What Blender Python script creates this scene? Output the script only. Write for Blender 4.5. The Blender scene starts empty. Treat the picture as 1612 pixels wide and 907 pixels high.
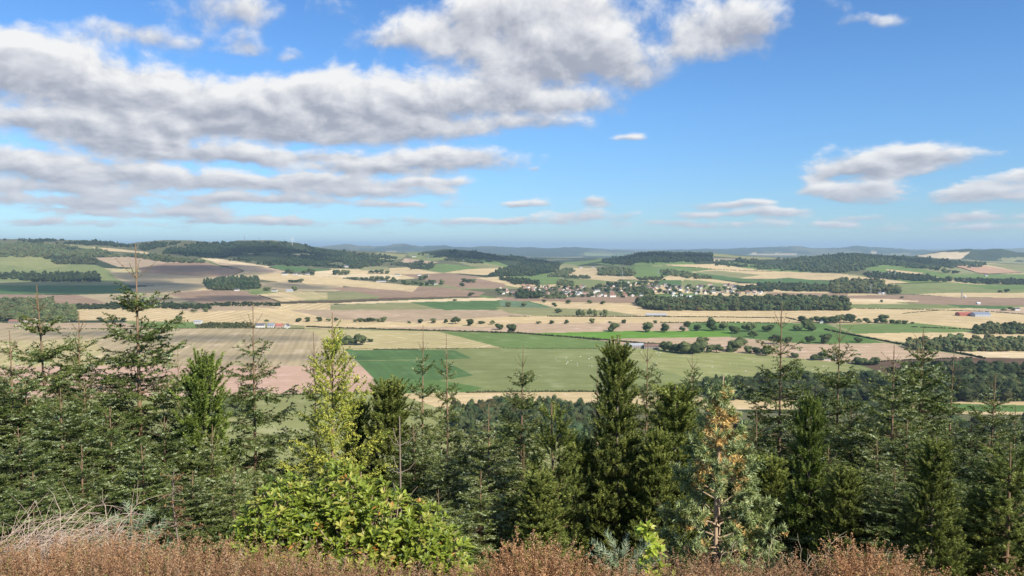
import bpy, bmesh, math, random, time
import numpy as np
from mathutils import Vector, Matrix
T0 = time.time()
random.seed(7)
SC = bpy.context.scene
COL = SC.collection
R = math.radians

# ------------------------------------------------------------------ camera
PW, PH = 1612.0, 907.0          # size of the photograph the measurements were taken from
F = 1211.0                      # focal length in those pixels
PITCH = math.atan(65.5 / F)     # camera tilts down a little
cam_d = bpy.data.cameras.new('camera')
cam = bpy.data.objects.new('camera', cam_d)
COL.objects.link(cam)
cam_d.sensor_width = 36.0
cam_d.lens = 36.0 * F / PW
cam_d.clip_start = 0.05
cam_d.clip_end = 200000
cam.location = (0, 0, 0)
cam.rotation_euler = (R(90) - PITCH, 0, 0)
SC.camera = cam

# ------------------------------------------------------------------ light, sky, exposure
SUN_AZ, SUN_EL = R(136), R(37)           # clockwise from +Y (view direction)
SUN = Vector((math.sin(SUN_AZ) * math.cos(SUN_EL), math.cos(SUN_AZ) * math.cos(SUN_EL), math.sin(SUN_EL)))
sun_d = bpy.data.lights.new('sun', 'SUN')
sun_d.energy = 5.0
sun_d.angle = R(0.5)
sun_d.color = (1.0, 0.93, 0.82)
sun = bpy.data.objects.new('sun', sun_d)
COL.objects.link(sun)
sun.rotation_euler = SUN.to_track_quat('Z', 'Y').to_euler()

SC.view_settings.view_transform = 'Standard'
SC.view_settings.look = 'None'
SC.view_settings.exposure = 0.45
SC.view_settings.gamma = 1.0
SC.view_settings.use_curve_mapping = False
SC.render.engine = 'CYCLES'
SC.cycles.max_bounces = 6
SC.cycles.diffuse_bounces = 2
SC.cycles.glossy_bounces = 1
SC.cycles.transmission_bounces = 2
SC.cycles.volume_bounces = 0
SC.cycles.transparent_max_bounces = 24
SC.cycles.use_denoising = True
try:
    SC.cycles.denoising_prefilter = 'ACCURATE'
    SC.cycles.denoising_input_passes = 'RGB_ALBEDO_NORMAL'
except Exception:
    pass
SC.cycles.sample_clamp_indirect = 4.0
SC.cycles.caustics_reflective = False
SC.cycles.caustics_refractive = False


class NT:
    """small helper that writes node trees"""
    def __init__(s, tree):
        s.t = tree
    def n(s, typ, **kw):
        nd = s.t.nodes.new(typ)
        for k, v in kw.items():
            setattr(nd, k, v)
        return nd
    def l(s, a, b):
        s.t.links.new(a, b)
    def put(s, sock, v):
        if hasattr(v, 'is_output') or isinstance(v, bpy.types.NodeSocket):
            s.t.links.new(v, sock)
        else:
            sock.default_value = v
    def m(s, op, a, b=0.0, c=None, clamp=False):
        nd = s.t.nodes.new('ShaderNodeMath')
        nd.operation = op
        nd.use_clamp = clamp
        s.put(nd.inputs[0], a)
        s.put(nd.inputs[1], b)
        if c is not None:
            s.put(nd.inputs[2], c)
        return nd.outputs[0]
    def vm(s, op, a, b=None, scale=None):
        nd = s.t.nodes.new('ShaderNodeVectorMath')
        nd.operation = op
        s.put(nd.inputs[0], a)
        if b is not None:
            s.put(nd.inputs[1], b)
        if scale is not None:
            s.put(nd.inputs['Scale'], scale)
        return nd.outputs['Value'] if op in ('LENGTH', 'DOT_PRODUCT') else nd.outputs[0]
    def mix(s, f, a, b, blend='MIX'):
        nd = s.t.nodes.new('ShaderNodeMix')
        nd.data_type = 'RGBA'
        nd.blend_type = blend
        s.put(nd.inputs[0], f)
        s.put(nd.inputs[6], a)
        s.put(nd.inputs[7], b)
        return nd.outputs[2]
    def fmix(s, f, a, b):
        nd = s.t.nodes.new('ShaderNodeMix')
        nd.data_type = 'FLOAT'
        s.put(nd.inputs[0], f)
        s.put(nd.inputs[2], a)
        s.put(nd.inputs[3], b)
        return nd.outputs[0]
    def noise(s, vec, scale, detail=4.0, rough=0.5, dist=0.0, lac=2.0):
        nd = s.t.nodes.new('ShaderNodeTexNoise')
        s.put(nd.inputs['Vector'], vec)
        nd.inputs['Scale'].default_value = scale
        nd.inputs['Detail'].default_value = detail
        nd.inputs['Roughness'].default_value = rough
        nd.inputs['Distortion'].default_value = dist
        nd.inputs['Lacunarity'].default_value = lac
        return nd.outputs[0]
    def sstep(s, v, lo, hi):
        nd = s.t.nodes.new('ShaderNodeMapRange')
        nd.interpolation_type = 'SMOOTHSTEP'
        s.put(nd.inputs[0], v)
        s.put(nd.inputs[1], lo)
        s.put(nd.inputs[2], hi)
        return nd.outputs[0]
    def ramp(s, v, stops):
        nd = s.t.nodes.new('ShaderNodeValToRGB')
        cr = nd.color_ramp
        while len(cr.elements) < len(stops):
            cr.elements.new(0.5)
        for e, (p, c) in zip(cr.elements, stops):
            e.position = p
            e.color = (*c, 1)
        s.put(nd.inputs[0], v)
        return nd.outputs[0]


world = bpy.data.worlds.new('World')
SC.world = world
world.use_nodes = True
SKY_STRENGTH = 0.085
# cloud masses: direction of the centre (photo pixels turned into angles), half width, half height, weight
CLOUDS = [
    (250, 215, 420, 95, .47), (120, 300, 300, 34, .55), (480, 300, 260, 26, .46), (800, 60, 220, 80, .36),
    (235, 66, 95, 26, .72), (370, 22, 85, 34, .66), (392, 76, 36, 18, .62), (462, 92, 32, 14, .62), (120, 72, 60, 14, .4), (525, 30, 40, 22, .42),
    (40, 118, 135, 44, 1.1), (170, 150, 95, 34, .95), (110, 196, 140, 22, 1.0), (330, 176, 150, 40, 1.1), (275, 128, 36, 13, .55), (430, 172, 90, 30, 1.0),
    (525, 166, 95, 38, 1.1), (640, 182, 115, 46, 1.1), (450, 210, 220, 18, 1.0), (205, 226, 110, 22, 1.05), (50, 256, 130, 22, 1.05), (330, 247, 130, 15, .95),
    (705, 254, 95, 20, 1.0), (590, 268, 110, 17, .95), (480, 248, 120, 12, .8), (230, 283, 210, 16, .95), (470, 290, 170, 13, .9), (640, 290, 90, 9, .7), (60, 296, 120, 12, .85),
    (130, 318, 180, 9, .72), (400, 314, 160, 8, .7), (560, 304, 110, 9, .66), (250, 334, 130, 8, .55), (720, 205, 120, 18, .7),
    (700, 62, 95, 44, .80), (800, 30, 100, 45, .9), (880, 92, 145, 62, 1.2), (905, 42, 70, 45, .95), (985, 112, 36, 32, .62), (760, 158, 120, 34, 1.0), (880, 165, 110, 20, .9), (600, 66, 46, 20, .6), (830, 196, 95, 15, .75),
    (1140, 50, 66, 40, 1.1), (1100, 88, 48, 18, .7), (1200, 56, 40, 18, .55), (1340, 42, 64, 13, .6), (1300, 22, 40, 14, .42),
    (1435, 250, 84, 19, 1.05), (1385, 270, 90, 15, 1.0), (1310, 276, 40, 18, .8), (1330, 302, 60, 14, .75), (1540, 305, 90, 14, .72), (1590, 286, 70, 10, .6), (1605, 246, 36, 7, .45),
    (992, 219, 32, 7, .62), (942, 318, 36, 7, .6), (942, 340, 50, 10, .62), (1140, 322, 70, 6, .6), (1170, 336, 100, 7, .6), (450, 351, 60, 8, .66), (110, 352, 110, 8, .55), (330, 346, 90, 7, .55), (620, 350, 110, 7, .5),
    (790, 350, 120, 7, .55), (1100, 352, 110, 6, .5), (1360, 346, 70, 6, .55), (1300, 356, 80, 5, .5), (1530, 344, 70, 7, .6), (1590, 358, 90, 6, .55), (640, 322, 60, 6, .55), (836, 267, 14, 6, .55), (822, 324, 36, 5, .45), (1195, 284, 14, 5, .4),
]


def build_world():
    t = NT(world.node_tree)
    t.t.nodes.clear()
    out = t.n('ShaderNodeOutputWorld')
    bg = t.n('ShaderNodeBackground')
    bg.inputs[1].default_value = SKY_STRENGTH
    sky = t.n('ShaderNodeTexSky', sky_type='NISHITA')
    sky.sun_disc = False
    sky.sun_elevation = SUN_EL
    sky.sun_rotation = SUN_AZ
    sky.altitude = 200
    sky.air_density = 1.0
    sky.dust_density = 0.0
    sky.ozone_density = 3.0
    hs = t.n('ShaderNodeHueSaturation')
    hs.inputs['Saturation'].default_value = 1.12
    t.l(sky.outputs[0], hs.inputs['Color'])
    tc = t.n('ShaderNodeTexCoord')
    sep = t.n('ShaderNodeSeparateXYZ')
    t.l(tc.outputs['Generated'], sep.inputs[0])
    x, y, z = sep.outputs
    skyc = t.mix(1.0, hs.outputs[0], t.mix(t.sstep(z, -.02, .20), (.56, .80, 1.14, 1), (.80, 1.05, 1.32, 1)), 'MULTIPLY')
    az = t.m('ARCTAN2', x, y)
    el = t.m('ARCSINE', z)
    G = tc.outputs['Generated']
    # billows: fine structure of the clouds in a space that flattens towards the horizon
    lgel = t.m('MULTIPLY', t.m('LOGARITHM', t.m('ADD', t.m('MAXIMUM', el, 0.0), .10), 2.71828), .43)
    def billow(da, de, scale, det, seed):
        c3 = t.n('ShaderNodeCombineXYZ')
        t.put(c3.inputs[0], t.m('ADD', az, da))
        t.put(c3.inputs[1], t.m('ADD', lgel, de))
        c3.inputs[2].default_value = seed
        return t.noise(c3.outputs[0], scale, det, .56, .2)
    b0 = billow(0.0, 0.0, 17.0, 9.0, 2.0)
    relief = t.m('SUBTRACT', b0, billow(.009, .020, 17.0, 9.0, 2.0))
    wx = t.m('MULTIPLY', t.m('SUBTRACT', billow(0, 0, 9.0, 4.0, 8.0), .5), .085)
    wy = t.m('MULTIPLY', t.m('SUBTRACT', billow(0, 0, 9.0, 4.0, 13.0), .5), .036)
    azw = t.m('ADD', az, wx)
    elw = t.m('ADD', el, t.m('MULTIPLY', wy, t.m('ADD', .35, t.m('MULTIPLY', el, 4.0))))
    tot, tops = None, None
    for cx, cy, rx, ry, w in CLOUDS:
        if cy > 300: w, ry = w + .22, ry * 1.15
        a0 = math.atan((cx - 806) / F)
        e0 = math.atan((388 - cy) / math.hypot(F, cx - 806))
        da = t.m('MULTIPLY', t.m('SUBTRACT', azw, a0), F / rx / math.cos(a0))
        de = t.m('MULTIPLY', t.m('SUBTRACT', elw, e0), F / ry)
        low = t.m('MULTIPLY', t.m('MINIMUM', de, 0.0), .75)          # flat undersides
        d2 = t.m('ADD', t.m('MULTIPLY', da, da), t.m('ADD', t.m('MULTIPLY', de, de), t.m('MULTIPLY', low, low)))
        g = t.m('MULTIPLY', t.m('POWER', 2.71828, t.m('MULTIPLY', d2, -0.62)), w)
        g3 = t.m('MULTIPLY', g, t.m('MULTIPLY', g, g))
        tw = t.m('MULTIPLY', g3, de)
        tot = g3 if tot is None else t.m('ADD', tot, g3)
        tops = tw if tops is None else t.m('ADD', tops, tw)
    topn = t.m('DIVIDE', tops, t.m('MAXIMUM', tot, 1e-5))
    bias = t.m('POWER', t.m('MAXIMUM', tot, 0.0), .3333)
    behind = t.m('MULTIPLY', t.sstep(el, 0.34, 0.6), .50)           # broken cloud overhead, out of the frame
    bias = t.m('MAXIMUM', bias, behind)
    v = t.m('ADD', t.m('SUBTRACT', bias, .43), t.m('MULTIPLY', t.m('SUBTRACT', b0, .5), t.fmix(t.sstep(el, .02, .13), 2.3, 1.45)))
    alpha = t.sstep(v, -.14, t.m('SUBTRACT', .40, t.m('MULTIPLY', t.m('MINIMUM', t.m('MAXIMUM', topn, -.6), 1.2), .12)))
    up = t.sstep(z, 0.0, 0.012)
    lum = t.m('ADD', .645, t.m('ADD', t.m('MULTIPLY', topn, .36), t.m('MULTIPLY', relief, 1.0)))
    lum = t.m('ADD', lum, t.m('MULTIPLY', t.m('SUBTRACT', b0, .5), .35))
    lum = t.m('SUBTRACT', lum, t.m('MULTIPLY', t.sstep(v, .15, .95), .14))
    lum = t.fmix(t.sstep(el, .02, .12), t.m('ADD', t.m('MULTIPLY', lum, .55), .28), lum)
    alpha = t.m('MULTIPLY', alpha, up)
    tone = t.ramp(lum, [(0.0, (.36, .39, .48)), (.40, (.44, .47, .56)), (.66, (.72, .74, .80)), (.9, (1.0, 1.0, 1.0))])
    cl = t.mix(1.0, tone, (CLOUD_GAIN,) * 3 + (1,), 'MULTIPLY')
    fin = t.mix(alpha, skyc, cl)
    t.l(fin, bg.inputs[0])
    t.l(bg.outputs[0], out.inputs[0])
    world.cycles.sampling_method = 'MANUAL'
    world.cycles.sample_map_resolution = 512


CLOUD_GAIN = 8.0
build_world()

# ------------------------------------------------------------------ helpers
def link(o, parent=None):
    COL.objects.link(o)
    if parent is not None:
        o.parent = parent
    return o


def tag(o, label=None, cat=None, group=None, kind=None):
    if label: o['label'] = label
    if cat: o['category'] = cat
    if group: o['group'] = group
    if kind: o['kind'] = kind
    return o


def empty(name, loc, rz=0.0):
    o = bpy.data.objects.new(name, None)
    o.empty_display_size = 0.5
    COL.objects.link(o)
    o.location = loc
    o.rotation_euler = (0, 0, rz)
    return o


def mesh_np(name, V, Fc, mats=(), mi=None, smooth=False, attrs=None):
    """mesh from numpy arrays: V (n,3), Fc (m,3) or (m,4) or list of both"""
    me = bpy.data.meshes.new(name)
    Fl = Fc if isinstance(Fc, list) else [Fc]
    Fl = [np.asarray(f, dtype=np.int32) for f in Fl if len(f)]
    V = np.asarray(V, dtype=np.float32)
    me.vertices.add(len(V))
    me.vertices.foreach_set('co', V.ravel())
    nl = sum(f.size for f in Fl)
    me.loops.add(nl)
    me.loops.foreach_set('vertex_index', np.concatenate([f.ravel() for f in Fl]))
    npoly = sum(len(f) for f in Fl)
    me.polygons.add(npoly)
    starts, s = [], 0
    for f in Fl:
        starts.append(np.arange(len(f), dtype=np.int32) * f.shape[1] + s)
        s += f.size
    me.polygons.foreach_set('loop_start', np.concatenate(starts))
    for m in mats:
        me.materials.append(m)
    if mi is not None:
        me.polygons.foreach_set('material_index', np.asarray(mi, dtype=np.int32))
    me.polygons.foreach_set('use_smooth', np.full(npoly, bool(smooth)))
    if attrs:
        for an, (typ, dom, arr) in attrs.items():
            a = me.attributes.new(an, typ, dom)
            key = 'color' if 'COLOR' in typ else ('vector' if typ == 'FLOAT_VECTOR' else 'value')
            a.data.foreach_set(key, np.asarray(arr, dtype=np.float32).ravel())
    me.update(calc_edges=True)
    me.validate()
    return me


def add_obj(name, me, parent=None, loc=None):
    o = bpy.data.objects.new(name, me)
    COL.objects.link(o)
    if parent is not None:
        o.parent = parent
    if loc is not None:
        o.location = loc
    return o


def copy_tree(o, parent=None):
    c = o.copy()
    COL.objects.link(c)
    c.parent = parent
    for ch in [q for q in bpy.data.objects if q.parent == o]:
        copy_tree(ch, c)
    return c


def new_mat(name):
    m = bpy.data.materials.new(name)
    m.use_nodes = True
    m.node_tree.nodes.clear()
    return m, NT(m.node_tree)


def simple_mat(name, col, rough=0.8, var=0.25, scale=3.0, spec=0.2, trans=0.0, detail=4.0, metallic=0.0):
    """principled colour broken up by object-space noise; trans adds light shining through (leaves)"""
    m, t = new_mat(name)
    out = t.n('ShaderNodeOutputMaterial')
    p = t.n('ShaderNodeBsdfPrincipled')
    tc = t.n('ShaderNodeTexCoord')
    nz = t.noise(tc.outputs['Object'], scale, detail, 0.6)
    oi = t.n('ShaderNodeObjectInfo')
    k = t.m('ADD', 1.0 - var, t.m('MULTIPLY', nz, 2 * var))
    k = t.m('MULTIPLY', k, t.m('ADD', 0.9, t.m('MULTIPLY', oi.outputs['Random'], 0.2)))
    c = t.mix(1.0, (*col, 1), k, 'MULTIPLY')
    t.l(c, p.inputs['Base Color'])
    p.inputs['Roughness'].default_value = rough
    p.inputs['Specular IOR Level'].default_value = spec
    p.inputs['Metallic'].default_value = metallic
    if trans > 0:
        tr = t.n('ShaderNodeBsdfTranslucent')
        t.l(c, tr.inputs[0])
        mx = t.n('ShaderNodeMixShader')
        mx.inputs[0].default_value = trans
        t.l(p.outputs[0], mx.inputs[1])
        t.l(tr.outputs[0], mx.inputs[2])
        t.l(mx.outputs[0], out.inputs[0])
    else:
        t.l(p.outputs[0], out.inputs[0])
    return m


def hashf(ix, iy, seed=0):
    n = (ix.astype(np.int64) * 374761393 + iy.astype(np.int64) * 668265263 + seed * 1274126177) & 0xFFFFFFFF
    n = ((n ^ (n >> 13)) * 1274126177) & 0xFFFFFFFF
    return ((n ^ (n >> 16)) & 0xFFFFFF) / float(0xFFFFFF)


def vnoise(x, y, seed=0):
    x0, y0 = np.floor(x), np.floor(y)
    fx, fy = x - x0, y - y0
    fx, fy = fx * fx * (3 - 2 * fx), fy * fy * (3 - 2 * fy)
    a, b = hashf(x0, y0, seed), hashf(x0 + 1, y0, seed)
    c, d = hashf(x0, y0 + 1, seed), hashf(x0 + 1, y0 + 1, seed)
    return (a * (1 - fx) + b * fx) * (1 - fy) + (c * (1 - fx) + d * fx) * fy


def fbm(x, y, seed=0, o=4):
    s, a, tot = 0, 1.0, 0
    for k in range(o):
        s = s + a * vnoise(x * 2 ** k, y * 2 ** k, seed + k * 17)
        tot += a
        a *= .5
    return s / tot


# ------------------------------------------------------------------ where a pixel lies / where a point lands
CP, SP = math.cos(PITCH), math.sin(PITCH)


def project(X, Y, Z):
    d = Y * CP - Z * SP
    v = Y * SP + Z * CP
    return 806 + F * X / d, 453.5 - F * v / d


def z_at(py, Y):
    return Y * np.tan(np.arctan((453.5 - py) / F) - PITCH)


# skylines read off the photograph (x, y): the hills round the valley, the hills behind, the blue hills far off
SKY1 = np.array([(-900, 372), (-300, 374), (0, 376), (85, 377), (160, 379.5), (200, 385), (218, 382), (260, 378.5), (300, 379), (338, 382), (345, 384), (375, 379), (430, 378.5),
                 (470, 382), (490, 388), (520, 392), (580, 396), (640, 398), (680, 395), (700, 392), (730, 393.5), (770, 399), (830, 407), (885, 413), (915, 412), (942, 408), (985, 405),
                 (1000, 399), (1030, 396), (1100, 397.5), (1125, 399.5), (1160, 403), (1235, 406), (1270, 404), (1310, 400), (1345, 397.5), (1400, 402), (1450, 404), (1500, 409), (1560, 414), (1612, 416), (1900, 412), (2600, 400)], float)
SKY2 = np.array([(-900, 400), (380, 400), (430, 404), (1380, 408), (1440, 403), (1480, 395), (1525, 391.5), (1540, 394), (1575, 391.5), (1600, 397), (1625, 398), (1800, 392), (2600, 395)], float)
SKY3 = np.array([(-900, 388), (420, 391), (500, 389), (550, 385.5), (590, 388), (640, 384.5), (665, 388), (700, 387), (735, 390), (760, 388.5), (860, 391), (905, 389.5), (950, 392.5),
                 (1000, 396), (1045, 394.5), (1100, 393), (1180, 391), (1250, 389), (1300, 391), (1350, 388.5), (1400, 392), (1470, 395), (1560, 392), (1700, 390), (2600, 392)], float)


def terrain_z(X, Y):
    """height of the land; u = X/Y is the bearing from the hilltop"""
    X = np.asarray(X, float); Y = np.asarray(Y, float)
    Yc = np.maximum(Y, 30.0)
    u = np.clip(X / Yc, -2.4, 2.4)
    px = 806 + F * u
    und = lambda a, b, s: np.interp(px, SKY1[:, 0], SKY1[:, 1])
    y1 = np.interp(px, SKY1[:, 0], SKY1[:, 1])
    y2 = np.interp(px, SKY2[:, 0], SKY2[:, 1])
    y3 = np.interp(px, SKY3[:, 0], SKY3[:, 1])
    yb = 464.0
    w = np.interp(px, [-900, 300, 700, 1000, 1300, 2600], [.50, .50, .42, .52, .50, .50])
    kY = [3.25, 8.0, 13.0, 22.0, 385.0, 460.0, 2350.0, 3200.0, 4200.0, 5000.0, 6200.0, 7600.0, 9500.0, 13000.0, 17000.0, 24000.0, 70000.0]
    one = np.ones_like(px)
    kZ = [-1.72 * one, -3.9 * one, -6.6 * one, -10.6 * one, -147.0 * one, -150.0 * one, z_at(yb, 2350.0) * one,
          z_at(yb + (y1 - yb) * w * .88, 3200.0), z_at(yb + (y1 - yb) * (.30 + w), 4200.0), z_at(y1, 5000.0), -150 * one,
          np.maximum(z_at(y2, 7600.0), -150), -158 * one, -165 * one, z_at(y3, 17000.0), -120 * one, -170 * one]
    n = len(kY)
    sl = [(kZ[i + 1] - kZ[i]) / (kY[i + 1] - kY[i]) for i in range(n - 1)]
    tg = [sl[0] * 0.3]
    for i in range(1, n - 1):
        a, b = sl[i - 1], sl[i]
        tg.append(np.where(a * b > 0, 2 * a * b / np.where(np.abs(a + b) < 1e-9, 1e-9, a + b), 0.0))
    tg.append(sl[-1] * 0)
    Z = np.where(Y <= kY[0], -1.72, 0.0) * one
    for i in range(n - 1):
        h = kY[i + 1] - kY[i]
        s = (Y - kY[i]) / h
        msk = (s > 0) & (s <= 1)
        s = np.clip(s, 0, 1)
        zz = ((2 * s ** 3 - 3 * s ** 2 + 1) * kZ[i] + (s ** 3 - 2 * s ** 2 + s) * h * tg[i] + (-2 * s ** 3 + 3 * s ** 2) * kZ[i + 1] + (s ** 3 - s ** 2) * h * tg[i + 1])
        Z = np.where(msk, zz, Z)
    Z = np.where(Y > kY[-1], -170.0, Z)
    # gentle swells of the valley floor, bigger swells on the slopes
    a1 = np.interp(Y, [380, 480, 2300, 3000, 4300, 5000, 5600, 9000, 17000, 24000], [0, 2.2, 3.0, 9, 12, 4, 8, 4, 45, 10])
    Z = Z + a1 * (fbm(X / 420.0 + 3, Y / 420.0, 5, 3) - .5) * 2
    a2 = np.interp(Y, [3, 12, 300, 380], [.08, .5, 3, 0])
    Z = Z + a2 * (fbm(X / 9.0, Y / 9.0, 9, 3) - .5)
    return Z


def ground(px, py, ymin=380.0, ymax=5200.0):
    """march along the line of sight of a photo pixel until it meets the land"""
    px = np.atleast_1d(np.asarray(px, float)); py = np.atleast_1d(np.asarray(py, float))
    tY = np.concatenate([np.geomspace(ymin, ymax, 900)])
    dirx = (px - 806) / F
    t = (453.5 - py) / F
    dy = CP + t * SP
    dz = t * CP - SP
    res = np.full((len(px), 3), np.nan)
    done = np.zeros(len(px), bool)
    prev = None
    for Yv in tY:
        k = Yv / dy
        X = dirx * k
        Z = dz * k
        diff = Z - terrain_z(X, np.full_like(X, Yv))
        hit = (~done) & (diff <= 0)
        if hit.any():
            if prev is None:
                Yh = np.full(hit.sum(), Yv)
            else:
                f = prev[1][hit] / np.maximum(prev[1][hit] - diff[hit], 1e-6)
                Yh = prev[0] + (Yv - prev[0]) * np.clip(f, 0, 1)
            kk = Yh / dy[hit]
            res[hit, 0] = dirx[hit] * kk
            res[hit, 1] = Yh
            done |= hit
        prev = (Yv, diff)
        if done.all():
            break
    nd = ~done
    if nd.any():                                   # just over the skyline: stand on the ridge
        res[nd, 1] = 4950.0
        res[nd, 0] = dirx[nd] * 4950.0
    res[:, 2] = terrain_z(res[:, 0], res[:, 1])
    return res


def inpoly(x, y, poly):
    p = np.asarray(poly, float)
    ins = np.zeros(x.shape, bool)
    j = len(p) - 1
    for i in range(len(p)):
        c = ((p[i, 1] > y) != (p[j, 1] > y)) & (x < (p[j, 0] - p[i, 0]) * (y - p[i, 1]) / (p[j, 1] - p[i, 1] + 1e-12) + p[i, 0])
        ins ^= c
        j = i
    return ins


# ------------------------------------------------------------------ fields (crop colours are real albedos)
PAL = dict(
    stub=(.52, .40, .215), stubl=(.60, .475, .285), stubo=(.41, .345, .17), tan=(.38, .285, .18), pink=(.43, .315, .205), grey=(.375, .30, .175),
    plough=(.285, .195, .128), red=(.47, .315, .225), dark=(.120, .082, .055), rtan=(.43, .27, .165),
    grn=(.135, .195, .06), grnb=(.125, .245, .038), dkgrn=(.085, .150, .052), past=(.195, .220, .085), pasty=(.245, .255, .10), olive=(.235, .23, .105), bgrn=(.13, .19, .105),
    park=(.10, .170, .048), moor=(.125, .125, .065), wood=(.045, .06, .028), blue=(.12, .14, .10))
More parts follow.
